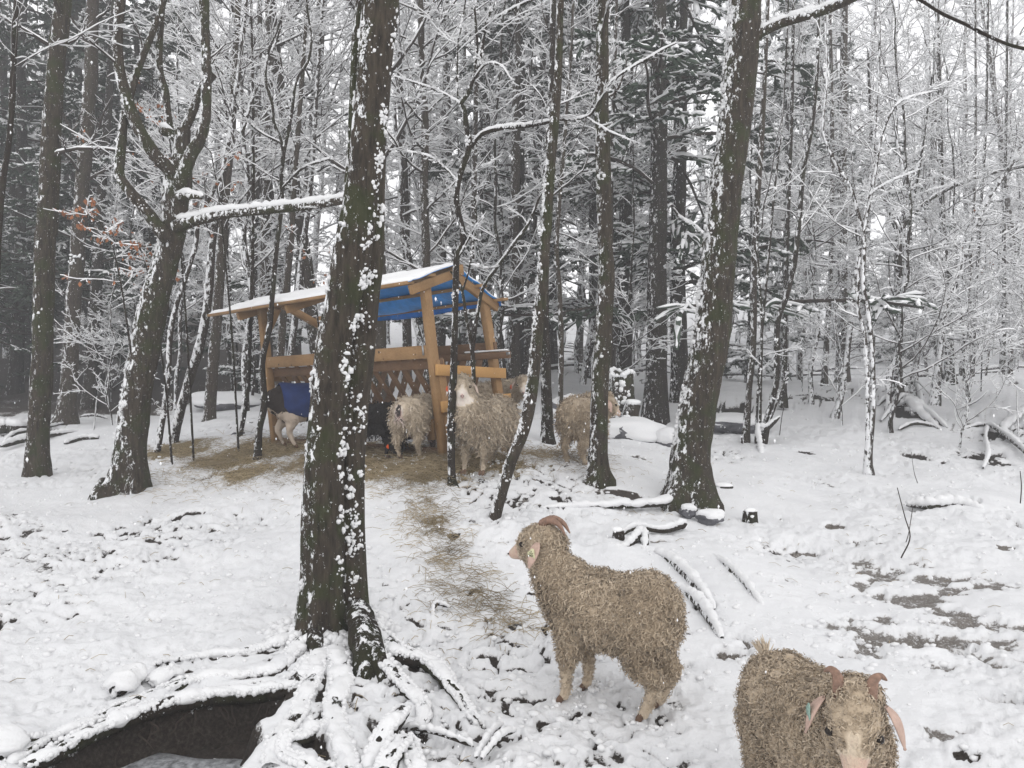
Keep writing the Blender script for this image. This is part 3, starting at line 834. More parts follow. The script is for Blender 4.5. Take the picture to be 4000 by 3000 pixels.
def big_tree():
    base = unp(1300, 2480, 4.45)
    root = thing('double_trunk_tree', 'thick mossy double trunk nearest the camera, snow clumps in its groove and bare roots spreading', 'tree', tuple(base))
    sb = Bag()
    def put(part, me, m, kind=None):
        o = link(part, me, m, root); o.location = tuple(-base)
        if kind: o['kind'] = kind
        return o
    for j, (s, fl, cs, n, sz) in enumerate([(T1A, .28, (-.95, -.25, .0), 260, (.004, .012)), (T1B, .28, (.25, -1, 0), 420, (.004, .0135)), (T1C, 0, (-.9, -.4, 0), 60, (.005, .018))]):
        A = stem_line(s, 3.0, j < 2)
        b = Bag(); P, R, _ = trunk_mesh(A, .016, 72, .065, fl, 7, bag=b, seed=j + 4)
        put('trunk', b.mesh('trunk'), M['bark'])
        clumps_on(P, R, n, sb, sz, cs, .5 if j == 0 else 1.15, (.03, .75 if j == 1 else .96), seed=j, lvl=1)
        if j == 0:   # the groove between the two stems
            clumps_on(P, R, 360, sb, (.005, .016), (1.0, -.42, 0), .30, (.04, .62), seed=31)
            clumps_on(P, R, 60, sb, (.004, .015), (-.2, -1, 0), 1.3, (.04, .96), seed=37, cluster=.8)
            clumps_on(P, R, 240, sb, (.005, .015), (-.6, -.8, 0), .9, (.80, .86), seed=38, cluster=.2)
            clumps_on(P, R, 120, sb, (.005, .014), (-.7, -.7, 0), .8, (.50, .525), seed=39, cluster=.1)
    # lumpy snow round the foot
    n = 520
    a = rng.uniform(0, 2 * np.pi, n); rr = rng.uniform(.16, .34, n)
    c = np.stack([base[0] + np.cos(a) * rr * 1.05, base[1] + np.sin(a) * rr, np.zeros(n)], -1)
    c[:, 2] = surface(c[:, 0], c[:, 1])[0] + rng.uniform(-.01, .03, n) * (rr < .27)
    blobs(c, rng.uniform(.010, .034, n), sb, .4, 0, seed=3)
    # roots: rows (px, py, radius m, height above the ground m)
    for rt in ([(1400, 2440, .075, .16), (1412, 2530, .068, .13), (1422, 2620, .055, .06), (1425, 2700, .045, -.05)], [(1440, 2500, .05, .13), (1470, 2590, .045, .09), (1500, 2660, .035, .02), (1510, 2700, .03, -.03)], [(1230, 2500, .05, .08), (1235, 2560, .045, .04), (1225, 2610, .03, -.02)]):
        A = []
        for (px, py, r, h) in rt:
            g = on_ground(px, py + h * 420); A.append([g[0], g[1], base_z(g[0], g[1])[0] + h, r])
        b = Bag(); trunk_mesh(resample(np.array(A), 40), .012, 20, .16, bag=b, seed=3)
        put('root', b.mesh('root'), M['root'])
    for rj, rt in enumerate(ROOTS):
        A = []
        for (px, py, r, h) in rt:
            g = on_ground(px, py + (h * 500)); z = base_z(g[0], g[1])[0]
            A.append([g[0], g[1], z + h - r * .25, r])
        S = resample(np.array(A), int(14 * len(A)))
        S[:, 2] += .008 * noise3(S[:, :3] * 9, 5); S[:, 0] += .010 * noise3(S[:, :3] * 7, 8)
        P, R = S[:, :3], S[:, 3] * .72
        V, q = tubes(P[None], R[None], 14)
        V = V + (noise3(V * np.array([30, 30, 12]), 4) * .006)[:, None] * unit(V - np.repeat(P, 14, 0))
        put('root', Bag().add(V, q).mesh('root'), M['root'])
        # snow lying on it
        Q = P.copy(); Q[:, 2] += R * .62
        V, q = tubes(Q[None], (R * .80 + .004)[None] * (1 + .30 * noise3(P * 13, 21))[None], 20, flat=.62)
        dn = unit(V - np.repeat(Q, 20, 0))
        V = V + dn * (noise3(V * 13, 14) * .014 + noise3(V * 40, 15) * .008)[:, None]
        sb.add(V, q)
        n = int(len(P) * 5)
        i = rng.integers(0, len(P), n); e = rng.choice([-1, 1], n)
        Tn = unit(np.gradient(P, axis=0))[i]; sd = unit(np.cross(Tn, [0, 0, 1])) * e[:, None]
        sz = rng.uniform(.005, .015, n)
        cen = Q[i] + sd * (R[i] * rng.uniform(.75, 1.02, n))[:, None] + np.array([0, 0, 1]) * (R[i] * rng.uniform(-.15, .30, n))[:, None]
        blobs(cen, sz, sb, .3, 0, seed=rj)
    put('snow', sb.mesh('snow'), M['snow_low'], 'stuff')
big_tree()

# --- the many-limbed tree on the left
hero('forked_tree', 'mossy old tree left of the feeder with snow-lined candelabra limbs and one long level branch', 'tree',
     [[(484, 1925, 8, 140), (500, 1868, 8, 122), (527, 1583, 8, 110), (584, 1266, 8, 108), (640, 1050, 8, 96), (668, 950, 8, 92), (680, 830, 8, 96), (697, 700, 8, 98), (705, 630, 8, 70), (712, 560, 8, 58), (716, 505, 8, 54)]],
     M['bark_windward'], seg=.02, sides=48, flare=.55, clump=420, csize=(0.0048, 0.0173), cside=(-1, -.25, .1), cspread=.6, ext=2.5,
     limbs=[[(690, 690, 7.95, 56), (658, 655, 7.9, 52), (608, 608, 7.85, 50), (544, 506, 7.8, 46), (494, 380, 7.8, 42), (465, 253, 7.8, 38), (462, 127, 7.8, 36), (471, 0, 7.8, 36)],
            [(700, 740, 7.95, 60), (715, 690, 7.9, 60), (747, 601, 7.9, 50), (785, 538, 7.9, 44), (804, 443, 7.9, 40), (807, 253, 7.9, 38), (800, 127, 7.9, 34), (797, 0, 7.9, 34)],
            [(715, 520, 8, 36), (742, 460, 8.0, 34), (770, 390, 8.0, 34), (800, 330, 8.0, 36), (838, 290, 8.0, 26)],
            [(700, 560, 8.0, 30), (672, 525, 8.0, 34), (640, 512, 8.0, 34), (628, 505, 8.0, 26)],
            [(668, 520, 8.15, 24), (655, 430, 8.15, 26), (646, 354, 8.15, 28), (623, 272, 8.15, 26), (623, 158, 8.15, 26), (633, 0, 8.15, 26)],
            [(650, 930, 7.9, 52), (633, 905, 7.85, 50), (570, 823, 7.8, 46), (506, 747, 7.75, 42), (468, 683, 7.75, 38), (474, 570, 7.8, 36), (490, 440, 7.9, 30), (525, 316, 8, 28), (570, 190, 8, 26), (620, 63, 8, 24), (640, 0, 8, 22)],
            [(690, 885, 7.95, 60), (728, 872, 7.9, 46), (791, 855, 7.85, 40), (886, 836, 7.75, 36), (1076, 817, 7.6, 34), (1203, 804, 7.5, 32), (1323, 785, 7.4, 30), (1420, 770, 7.3, 22)],
            [(700, 770, 7.9, 34), (745, 765, 7.8, 26), (795, 772, 7.75, 12)]],
     twigs=dict(spec=spec(5, 5, 4, l1=.20, t0=.35, base=.006), trunk=False), limb_sides=16, limb_snow=.014)

hero('straight_trunk_tree', 'straight dark trunk at the far left whose foot stands clear in smooth snow', 'tree',
     [[(146, 1872, 9, 92), (150, 1700, 9, 80), (165, 1393, 9, 77), (177, 950, 9, 74), (184, 886, 9, 72), (203, 506, 9, 69), (222, 221, 9, 64), (247, 0, 9, 60)]], M['bark'], seg=.025, sides=40, flare=.12, clump=60,
     csize=(0.0048, 0.0144), cspread=1.6, twigs=dict(spec=spec(10, 6, 5, l1=.16, t0=.35)))
hero('straight_trunk_tree', 'grey trunk with snow flared round its foot, second trunk from the left', 'tree',
     [[(258, 1650, 13, 80), (270, 1500, 13, 58), (278, 1330, 13, 56), (300, 1013, 13, 54), (329, 633, 13, 51), (354, 316, 13, 48), (361, 0, 13, 42)]], M['bark_far'], seg=.04, sides=24, flare=.3, clump=60,
     csize=(0.0112, 0.0288), twigs=dict(spec=spec(12, 6, 5, l1=.16, t0=.35)))
hero('thin_tree', 'thin dark stem curving up along the left edge of the picture', 'tree',
     [[(-40, 1900, 7, 26), (-25, 1400, 7, 24), (-5, 900, 7, 24), (12, 700, 7, 22), (40, 500, 7, 22), (62, 50, 7, 20), (66, 0, 7, 20)]], M['bark_dark'], sides=12, clump=20, twigs=dict(spec=spec(10, 5, 4, l1=.18, t0=.4)))
hero('leaning_tree', 'snow-plastered trunk curving out of the litter between the forked tree and the thin poles', 'tree',
     [[(665, 1765, 10, 42), (700, 1620, 10, 36), (747, 1456, 10, 35), (785, 1330, 10, 34), (816, 1140, 10, 31), (829, 950, 10, 28), (870, 700, 10, 24), (930, 300, 10, 20), (960, 0, 10, 16)]], M['bark_snowy'], sides=18, clump=60, csize=(0.0048, 0.0144), twigs=dict(spec=spec(14, 7, 5, l1=.20, t0=.3)))
hero('straight_trunk_tree', 'upright trunk standing in snow between the leaning tree and the feeder', 'tree',
     [[(816, 1665, 12, 48), (840, 1330, 12, 40), (865, 1000, 12, 38), (880, 750, 12, 34), (905, 500, 12, 30), (930, 0, 12, 24)]], M['bark_far'], sides=18, clump=30, twigs=dict(spec=spec(14, 7, 5, l1=.20, t0=.3)))
hero('thin_tree', 'slim stem rising from the hay just right of the forked tree, crossing the leaning one', 'tree',
     [[(614, 1758, 9.5, 26), (652, 1520, 9.5, 22), (671, 1266, 9.5, 20), (728, 1077, 9.5, 18), (766, 950, 9.5, 18), (785, 842, 9.5, 18), (930, 557, 9.5, 15), (987, 380, 9.5, 14), (1040, 250, 9.5, 12), (1089, 127, 9.5, 10), (1110, 0, 9.5, 8)]], M['bark_snowy'], sides=10, clump=30, flare=.1,
     limbs=[[(614, 1758, 9.4, 22), (640, 1620, 9.4, 18), (662, 1460, 9.4, 14), (664, 1437, 9.4, 12)]], twigs=dict(spec=spec(16, 7, 5, l1=.22, t0=.35)))
hero('thin_tree', 'very thin dark pole in the snow left of the feeder, left of the crooked one', 'tree',
     [[(927, 1766, 9.8, 20), (968, 1520, 9.8, 16), (978, 1266, 9.8, 15), (987, 950, 9.8, 14), (990, 600, 9.8, 12), (985, 200, 9.8, 10), (980, 0, 9.8, 8)]], M['bark_dark'], sides=10, clump=16, flare=.1, twigs=dict(spec=spec(16, 7, 5, l1=.2, t0=.3)))
hero('crooked_tree', 'crooked reddish-black stem standing in hay against the left post of the feeder', 'tree',
     [[(1006, 1802, 8.6, 34), (1013, 1678, 8.6, 25), (1032, 1583, 8.6, 25), (1025, 1456, 8.6, 24), (1028, 1393, 8.6, 24), (1054, 1266, 8.6, 22), (1070, 1077, 8.6, 19), (1082, 950, 8.6, 18), (1101, 791, 8.6, 17), (1098, 696, 8.6, 16), (1108, 601, 8.6, 15)]], M['bark_dark'], sides=14, clump=25, flare=.3,
     limbs=[[(1108, 605, 8.6, 14), (1095, 538, 8.6, 12), (1070, 481, 8.6, 12), (1063, 405, 8.6, 11), (1038, 316, 8.6, 10), (1050, 200, 8.6, 9), (1090, 100, 8.6, 8), (1110, 0, 8.6, 7)],
            [(1108, 605, 8.6, 13), (1139, 443, 8.6, 13), (1158, 316, 8.6, 12), (1203, 240, 8.6, 11), (1215, 150, 8.6, 9), (1195, 0, 8.6, 8)],
            [(1098, 560, 8.6, 8), (1000, 505, 8.5, 7), (930, 420, 8.4, 6), (900, 330, 8.4, 5)],
            [(1098, 740, 8.6, 8), (1180, 660, 8.5, 8), (1290, 620, 8.4, 6)]], limb_sides=8, twigs=dict(spec=spec(12, 7, 5, l1=.35, t0=.2), trunk=False))
hero('black_sapling', 'black crooked sapling in front of the feeder with one long snow-topped branch reaching right', 'tree',
     [[(1768, 1905, 6.9, 44), (1765, 1860, 6.9, 30), (1762, 1646, 6.9, 31), (1772, 1456, 6.9, 27), (1778, 1203, 6.9, 25), (1784, 1013, 6.9, 24), (1800, 960, 6.9, 24), (1808, 905, 6.9, 23), (1784, 791, 6.9, 22), (1794, 696, 6.9, 22), (1832, 570, 6.9, 24), (1822, 500, 6.9, 22), (1813, 430, 6.9, 20), (1797, 405, 6.9, 18)]],
     M['bark_dark'], seg=.02, sides=18, clump=40, csize=(0.0064, 0.0158), flare=.5,
     limbs=[[(1797, 410, 6.9, 18), (1825, 367, 6.9, 18), (1851, 304, 6.9, 16), (1876, 234, 6.9, 14), (1898, 95, 6.9, 12), (1933, 0, 6.9, 11)],
            [(1795, 410, 6.95, 9), (1787, 380, 6.95, 9), (1787, 190, 6.95, 7), (1800, 114, 6.95, 6), (1819, 0, 6.95, 5)],
            [(1855, 290, 6.9, 11), (1860, 220, 6.9, 10), (1863, 158, 6.9, 10), (1851, 0, 6.9, 9)],
            [(1838, 575, 6.9, 18), (1882, 525, 6.85, 17), (1965, 500, 6.8, 15), (2091, 487, 6.7, 14), (2186, 468, 6.65, 12), (2294, 456, 6.6, 10), (2344, 392, 6.6, 10), (2408, 304, 6.6, 9), (2566, 209, 6.6, 8), (2642, 168, 6.6, 5)],
            [(2294, 460, 6.6, 7), (2376, 513, 6.5, 7), (2496, 563, 6.4, 4)],
            [(1898, 95, 6.9, 9), (1965, 57, 6.8, 9), (2047, 13, 6.7, 8), (2120, -15, 6.6, 7)],
            [(1797, 405, 6.9, 8), (1740, 370, 7, 8), (1640, 330, 7.1, 7), (1540, 300, 7.2, 6)],
            [(1790, 1010, 6.9, 7), (1850, 900, 6.8, 6), (1900, 830, 6.8, 4)],
            [(1850, 310, 6.9, 8), (1900, 250, 6.8, 8), (1960, 260, 6.7, 7), (2010, 330, 6.6, 5)],
            [(1784, 700, 6.9, 7), (1690, 620, 6.9, 6), (1590, 590, 6.9, 4)]],
     limb_sides=8, limb_snow=.008, twigs=dict(spec=spec(9, 6, 4, l1=.28, t0=.15, base=.0055), trunk=False), ext=2.5)
hero('forked_sapling', 'dark wishbone sapling rising through the open right end of the feeder', 'tree',
     [[(1851, 1600, 7.4, 18), (1851, 1488, 7.4, 17), (1844, 1361, 7.4, 17), (1825, 1266, 7.4, 14), (1806, 1140, 7.4, 12), (1785, 1090, 7.4, 10), (1760, 1060, 7.4, 7)]], M['bark_dark'], sides=12, clump=8, flare=.1,
     limbs=[[(1846, 1370, 7.4, 15), (1862, 1250, 7.4, 14), (1886, 1127, 7.4, 14), (1933, 1057, 7.4, 13), (1996, 968, 7.4, 13), (2060, 880, 7.4, 12), (2110, 760, 7.4, 10), (2150, 640, 7.4, 8), (2180, 500, 7.4, 6)],
            [(1806, 1140, 7.4, 9), (1830, 1060, 7.4, 8), (1845, 980, 7.4, 7), (1862, 860, 7.4, 6), (1850, 760, 7.4, 5)],
            [(1840, 1035, 7.4, 6), (1900, 1050, 7.3, 5), (1950, 1040, 7.2, 4)]], limb_sides=8, twigs=dict(spec=spec(7, 5, 3, l1=.22, t0=.35), trunk=False))
hero('curved_tree', 'slender bow-shaped trunk lined with snow down its left side, right of the black sapling', 'tree',
     [[(1925, 2062, 6.2, 56), (1935, 2010, 6.2, 46), (1996, 1804, 6.2, 44), (2047, 1678, 6.2, 45), (2079, 1520, 6.2, 48), (2098, 1330, 6.2, 46), (2117, 1140, 6.2, 44), (2129, 950, 6.2, 41), (2136, 886, 6.2, 41), (2151, 633, 6.2, 38), (2174, 380, 6.2, 33), (2186, 127, 6.2, 29), (2188, 0, 6.2, 28)]], M['bark'], seg=.02, sides=32, flare=.1,
     clump=700, csize=(0.0040, 0.0115), cside=(-1, -.30, .25), cspread=.35, clumptr=(.02, .45), twigs=dict(spec=spec(8, 6, 4, l1=.14, t0=.45)))
hero('straight_trunk_tree', 'upright dark trunk directly behind the bow-shaped one, snow caps on its bumps', 'tree',
     [[(2136, 1732, 9.5, 56), (2136, 1600, 9.5, 44), (2129, 1400, 9.5, 42), (2125, 1200, 9.5, 38), (2128, 950, 9.5, 34), (2140, 600, 9.5, 30), (2155, 316, 9.5, 26), (2161, 0, 9.5, 22)]], M['bark_dark'], seg=.03, sides=24, clump=110, csize=(0.0056, 0.0173), flare=.2, twigs=dict(spec=spec(10, 6, 5, l1=.18, t0=.3)))
hero('thin_tree', 'thin lichen-spotted pole just left of the right-hand goat', 'tree',
     [[(2186, 1685, 11, 30), (2190, 1520, 11, 22), (2192, 1330, 11, 21), (2186, 1140, 11, 20), (2174, 950, 11, 18), (2200, 600, 11, 16), (2230, 200, 11, 12), (2240, 0, 11, 10)]], M['bark_far'], sides=12, clump=30, twigs=dict(spec=spec(14, 7, 5, l1=.22, t0=.25)))
hero('straight_trunk_tree', 'tall upright trunk with flared snowy foot, standing in front of the right-hand goat', 'tree',
     [[(2338, 1872, 7.2, 86), (2338, 1800, 7.2, 74), (2338, 1583, 7.2, 68), (2357, 1330, 7.2, 63), (2370, 1077, 7.2, 60), (2363, 950, 7.2, 58), (2357, 633, 7.2, 57), (2351, 380, 7.2, 51), (2354, 150, 7.2, 46), (2357, 0, 7.2, 42)]], M['bark'], seg=.02, sides=40, flare=.38, clump=90, csize=(0.0048, 0.0144), cspread=1.6,
     twigs=dict(spec=spec(8, 6, 4, l1=.14, t0=.45)))
hero('thin_tree', 'thin pole hiding behind the right edge of the tall upright trunk', 'tree',
     [[(2385, 1500, 13, 20), (2386, 1000, 13, 19), (2389, 570, 13, 17), (2400, 300, 13, 15), (2408, 0, 13, 12)]], M['bark_far'], sides=10, clump=0, flare=0, twigs=dict(spec=spec(14, 7, 5, l1=.2, t0=.3)))
hero('leaning_big_tree', 'big mossy leaning trunk at right centre with a heavy snow seam down its left edge', 'tree',
     [[(2690, 1965, 7, 178), (2697, 1850, 7, 148), (2697, 1784, 7, 142), (2722, 1600, 7, 140), (2772, 1350, 7, 140), (2800, 1100, 7, 134), (2812, 950, 7, 132), (2831, 760, 7, 122), (2869, 506, 7, 122), (2892, 253, 7, 124), (2905, 100, 7, 122), (2912, 0, 7, 118)]], M['bark'], seg=.014, sides=80, amp=.06, flare=.42,
     clump=1700, csize=(0.0048, 0.0173), cside=(-1, -.16, .12), cspread=.32, clumptr=(.02, .98), limb_sides=20, limb_snow=.014,
     limbs=[[(2930, 170, 7, 50), (2967, 133, 6.95, 38), (3043, 95, 6.9, 34), (3138, 66, 6.8, 33), (3233, 36, 6.7, 32), (3328, -5, 6.6, 30), (3480, -80, 6.5, 26)]],
     twigs=dict(spec=spec(7, 6, 4, l1=.25, t0=.45), trunk=False))
hero('overhanging_branch', 'dark bare bough drooping across the top right corner close to the camera', 'branch',
     [[(3480, -60, 3.5, 11), (3594, 0, 3.5, 12), (3676, 51, 3.5, 12), (3771, 95, 3.5, 13), (3898, 158, 3.5, 12), (4000, 190, 3.5, 13), (4200, 230, 3.5, 14), (4600, 260, 3.4, 18)]], M['bark_dark'], seg=.02, sides=10, clump=0, flare=0, ext=0,
     limbs=[[(3970, 182, 3.5, 6), (3990, 120, 3.5, 5), (4040, 60, 3.5, 4)]], limb_snow=.002)

# ---- trees of the middle distance
MID = [
 ('slender trunk bare at the foot, leftmost of the cluster right of the big leaning trunk', [(2913, 1722, 11, 32), (2926, 1520, 11, 24), (2942, 1330, 11, 27), (2948, 950, 11, 25), (2980, 443, 11, 20), (3000, 0, 11, 14)], 'bark_far', []),
 ('pair of finger-thin stems rising together beside a leaning trunk', [(2952, 1722, 10.9, 10), (2965, 1450, 10.9, 11), (2985, 1200, 10.9, 11), (3020, 800, 10.9, 9), (3060, 400, 10.9, 7), (3080, 0, 10.9, 6)], 'bark_dark', [[(2968, 1722, 10.8, 12), (2972, 1500, 10.8, 11), (2975, 1266, 10.8, 11), (2960, 1000, 10.8, 9), (2950, 760, 10.8, 6)]]),
 ('kinked trunk leaning right above the bent dead stub', [(2980, 1722, 10.8, 34), (3011, 1583, 10.8, 26), (3033, 1488, 10.8, 24), (3037, 1266, 10.8, 22), (3068, 1171, 10.8, 22), (3100, 1045, 10.8, 20), (3113, 950, 10.8, 20), (3125, 823, 10.8, 19), (3138, 665, 10.8, 18), (3170, 506, 10.8, 16), (3190, 300, 10.8, 13), (3200, 0, 10.8, 10)], 'bark_dark', [[(3000, 1660, 10.7, 10), (3040, 1560, 10.7, 9), (3080, 1440, 10.7, 7)]]),
 ('upright stem with snowy base behind the kinked trunk', [(3059, 1560, 13, 30), (3065, 1330, 13, 21), (3072, 950, 13, 19), (3090, 500, 13, 15), (3100, 0, 13, 12)], 'bark_dark', []),
 ('thin plain stem midway between the kinked trunk and the thick far trunk', [(3220, 1490, 17, 24), (3233, 1266, 17, 20), (3246, 1013, 17, 18), (3250, 500, 17, 15), (3240, 0, 17, 12)], 'bark_far', []),
 ('thickest upright trunk on the crest of the right-hand rise', [(3290, 1492, 18, 54), (3293, 1203, 18, 42), (3290, 950, 18, 37), (3290, 633, 18, 33), (3295, 300, 18, 28), (3300, 0, 18, 24)], 'bark_far', []),
 ('snow-streaked stem leaning right across the thickest far trunk', [(3262, 1630, 12.5, 30), (3290, 1520, 12.5, 23), (3315, 1330, 12.5, 22), (3340, 1077, 12.5, 16), (3360, 950, 12.5, 15), (3400, 700, 12.5, 13), (3430, 300, 12.5, 9), (3440, 0, 12.5, 7)], 'bark_snowy', []),
 ('snow-banded twin stem joined at the foot, alone in open snow on the right', [(3391, 1852, 9, 40), (3391, 1780, 9, 32), (3410, 1583, 9, 20), (3407, 1393, 9, 19), (3400, 1298, 9, 18), (3388, 1203, 9, 18), (3371, 1108, 9, 17), (3375, 950, 9, 17), (3365, 880, 9, 16), (3353, 842, 9, 15), (3322, 728, 9, 13), (3271, 652, 9, 12), (3233, 570, 9, 11), (3214, 494, 9, 10), (3230, 300, 9, 8), (3220, 0, 9, 6)], 'bark_snowy',
    [[(3391, 1800, 9, 22), (3388, 1583, 9, 17), (3385, 1393, 9, 16), (3372, 1279, 9, 15), (3350, 1203, 9, 14), (3353, 1077, 9, 12), (3360, 990, 9, 9)], [(3375, 900, 9, 14), (3391, 817, 9, 14), (3422, 660, 9, 12), (3442, 538, 9, 11), (3486, 430, 9, 10), (3537, 386, 9, 7), (3640, 360, 9, 4)], [(3371, 860, 9, 9), (3400, 760, 8.9, 8), (3500, 700, 8.8, 6), (3600, 660, 8.7, 4)]]),
 ('dark trunk forking into a wide Y above the brush heap', [(3505, 1520, 14, 40), (3508, 1400, 14, 31), (3511, 1266, 14, 30), (3508, 950, 14, 28), (3511, 918, 14, 26)], 'bark_dark', [[(3511, 920, 14, 18), (3480, 842, 14, 18), (3448, 760, 14, 16), (3420, 630, 14, 13), (3400, 450, 14, 10), (3390, 200, 14, 8)], [(3511, 920, 14, 17), (3549, 855, 14, 17), (3644, 772, 14, 14), (3771, 709, 14, 12), (3898, 671, 14, 10), (4000, 652, 14, 8)], [(3540, 870, 14, 14), (3570, 760, 14, 13), (3600, 600, 14, 10), (3640, 300, 14, 7)]]),
 ('long trunk curving right out of the picture edge, in front of the fence', [(3651, 1550, 13, 36), (3670, 1393, 13, 25), (3689, 1203, 13, 26), (3720, 1108, 13, 25), (3771, 982, 13, 24), (3803, 886, 13, 23), (3866, 760, 13, 20), (3936, 665, 13, 18), (3967, 601, 13, 17), (4000, 525, 13, 16), (4080, 300, 13, 12)], 'bark_snowy', [[(3700, 1150, 13, 14), (3680, 1080, 13, 13), (3640, 960, 13, 11), (3600, 800, 13, 8)], [(3930, 668, 13, 10), (4000, 645, 13, 8), (4080, 600, 13, 5)]]),
 ('dark upright trunk close behind the long curving one', [(3711, 1490, 16, 42), (3705, 1266, 16, 30), (3695, 1080, 16, 26), (3680, 800, 16, 20), (3670, 400, 16, 16), (3660, 0, 16, 12)], 'bark_dark', []),
 ('leaning slim stem between the Y-forked trunk and the long curving one', [(3570, 1500, 15, 26), (3594, 1266, 15, 19), (3613, 1077, 15, 16), (3625, 950, 15, 14), (3650, 600, 15, 11), (3660, 0, 15, 8)], 'bark_snowy', []),
 ('slim stem standing left of the cut fence post', [(3752, 1484, 18, 18), (3771, 1266, 18, 15), (3790, 1050, 18, 12), (3810, 600, 18, 9), (3810, 0, 18, 7)], 'bark_far', []),
 ('straight thin tree behind the wire, third stem from the right edge', [(3796, 1484, 17, 18), (3809, 1203, 17, 14), (3822, 950, 17, 12), (3850, 500, 17, 10), (3860, 0, 17, 8)], 'bark_dark', []),
 ('straight thin tree nearest the cut fence post at the right edge', [(3913, 1482, 17, 22), (3923, 1203, 17, 17), (3921, 950, 17, 13), (3930, 500, 17, 10), (3935, 0, 17, 8)], 'bark_dark', []),
 ('slanting slim stem right of the cut fence post', [(3850, 1478, 17, 8), (3880, 1300, 17, 8), (3960, 1200, 17, 7), (4020, 1120, 17, 6)], 'bark_far', []),
 ('dark slim trunk leaning beyond the bow-shaped tree, above the snowy boulders', [(2270, 1545, 17, 30), (2290, 1400, 17, 24), (2320, 1250, 17, 24), (2345, 1100, 17, 20), (2360, 700, 17, 18), (2300, 0, 17, 14)], 'bark_snowy', []),
 ('trunk seen through the feeder between its two right posts', [(1840, 1500, 14, 34), (1845, 1200, 14, 28), (1850, 800, 14, 24), (1860, 300, 14, 18), (1860, 0, 14, 15)], 'bark_far', []),
 ('pale grey trunk just past the right end of the feeder', [(2005, 1480, 15, 52), (2008, 1300, 15, 46), (2010, 950, 15, 40), (2015, 500, 15, 34), (2020, 0, 15, 28)], 'bark_far', []),
 ('straight trunk rising behind the feeder roof, left of the black sapling', [(1590, 1500, 16, 40), (1588, 1100, 16, 32), (1580, 700, 16, 28), (1560, 300, 16, 24), (1550, 0, 16, 20)], 'bark_far', []),
 ('second straight trunk behind the feeder roof, nearer the double trunk', [(1720, 1480, 19, 40), (1725, 1100, 19, 34), (1735, 700, 19, 28), (1740, 300, 19, 24), (1745, 0, 19, 20)], 'bark_far', []),
 ('slim snow-lined trunk leaning right behind the left end of the feeder roof', [(1120, 1500, 13, 30), (1150, 1266, 13, 26), (1180, 1000, 13, 24), (1215, 700, 13, 20), (1240, 300, 13, 16), (1260, 0, 13, 12)], 'bark_snowy', []),
 ('slim trunk beside the snow-lined one behind the left end of the feeder', [(1085, 1520, 12.5, 34), (1110, 1200, 12.5, 30), (1135, 950, 12.5, 26), (1150, 700, 12.5, 22), (1180, 300, 12.5, 18), (1200, 0, 12.5, 14)], 'bark_far', []),
 ('upright trunk above the middle of the snow-covered left roof', [(975, 1500, 16, 38), (985, 1100, 16, 34), (1000, 700, 16, 30), (1010, 300, 16, 24), (1015, 0, 16, 20)], 'bark_far', []),
]
for (lab, st, mt, lm) in MID:
    Yd = st[0][2]
    hero('bare_tree', lab, 'tree', [st], M[mt], seg=.08, sides=12, amp=.08, flare=.22, clump=26, csize=(0.0096, 0.0216), limbs=lm, limb_sides=8, limb_snow=.009, ext=3.5,
         twigs=dict(spec=spec(11 if not lm else 8, 6, 4, l1=.21, t0=.28, base=.008)), group='bare trees of the middle distance')


# ---------------------------------------------------------------- the woods behind: a few trees built once, copied singly
def proto_bare(name, H, r, sp, mat, bend=.03, trunk_clumps=40, sides=10):
    k = 22
    z = np.linspace(-.2, H, k)
    P = np.zeros((k, 3)); P[:, 2] = z
    P[1:, :2] += np.cumsum(rng.normal(0, bend, (k - 1, 2)), 0) * .8
    t = np.linspace(0, 1, k)
    R = r * (1 - .78 * t) * (1 + .5 * np.exp(-t * 40))
    A = np.hstack([P, R[:, None]])
    b = Bag(); Pm, Rm, _ = trunk_mesh(A, H / 60, sides, .08, .1, bag=b, seed=len(name))
    tb, sb = Bag(), Bag()
    crown(P[None], R[None], sp, tb, sb)
    if trunk_clumps: clumps_on(Pm, Rm, trunk_clumps, sb, (.007, .022), (-.8, -.6, 0), 1.4, (.02, .8), lvl=0)
    return dict(trunk=(b.mesh('trunk'), M[mat]), branches=(tb.mesh('branches'), M['twig']), snow=(sb.mesh('snow'), M['snow']))

def bspec(n1, n2, n3, n4, l1, base, t0=.12, up=.05, frac=1.0):
    return [dict(n=n1, length=l1, ang=(.7, 1.35), k=9, up=up, rs=.38, wig=.13, flat=.5, t0=t0, t1=.99, base=base, rmin=.004),
            dict(n=n2, length=.40, ang=(.5, 1.0), k=7, up=up * .4, rs=.5, wig=.15, flat=.35, t0=.12, t1=.98, base=base, rmin=.003),
            dict(n=n3, length=.42, ang=(.5, 1.1), k=5, up=.0, rs=.6, wig=.18, flat=.35, t0=.1, t1=.98, base=base * .95, rmin=.0025),
            dict(n=n4, length=.5, ang=(.4, 1.1), k=3, up=.0, rs=.7, wig=.2, flat=.4, t0=.1, t1=.95, base=base * .9, rmin=.002, frac=frac)]
PB = [proto_bare('a', 7.5, .035, bspec(24, 8, 6, 3, .26, .0105, .10), 'bark_dark', .05),
      proto_bare('bb', 9.0, .050, bspec(26, 8, 6, 3, .24, .0105, .12), 'bark_snowy', .05),
      proto_bare('ccc', 15.0, .11, bspec(30, 8, 6, 3, .20, .013, .16), 'bark_far', .035, sides=14),
      proto_bare('dddd', 18.0, .14, bspec(30, 8, 6, 3, .18, .014, .2), 'bark_snowy', .03, sides=14),
      proto_bare('eeeee', 4.5, .018, bspec(18, 7, 5, 3, .34, .0075, .08, .1), 'bark_snowy', .06, 20, 6)]

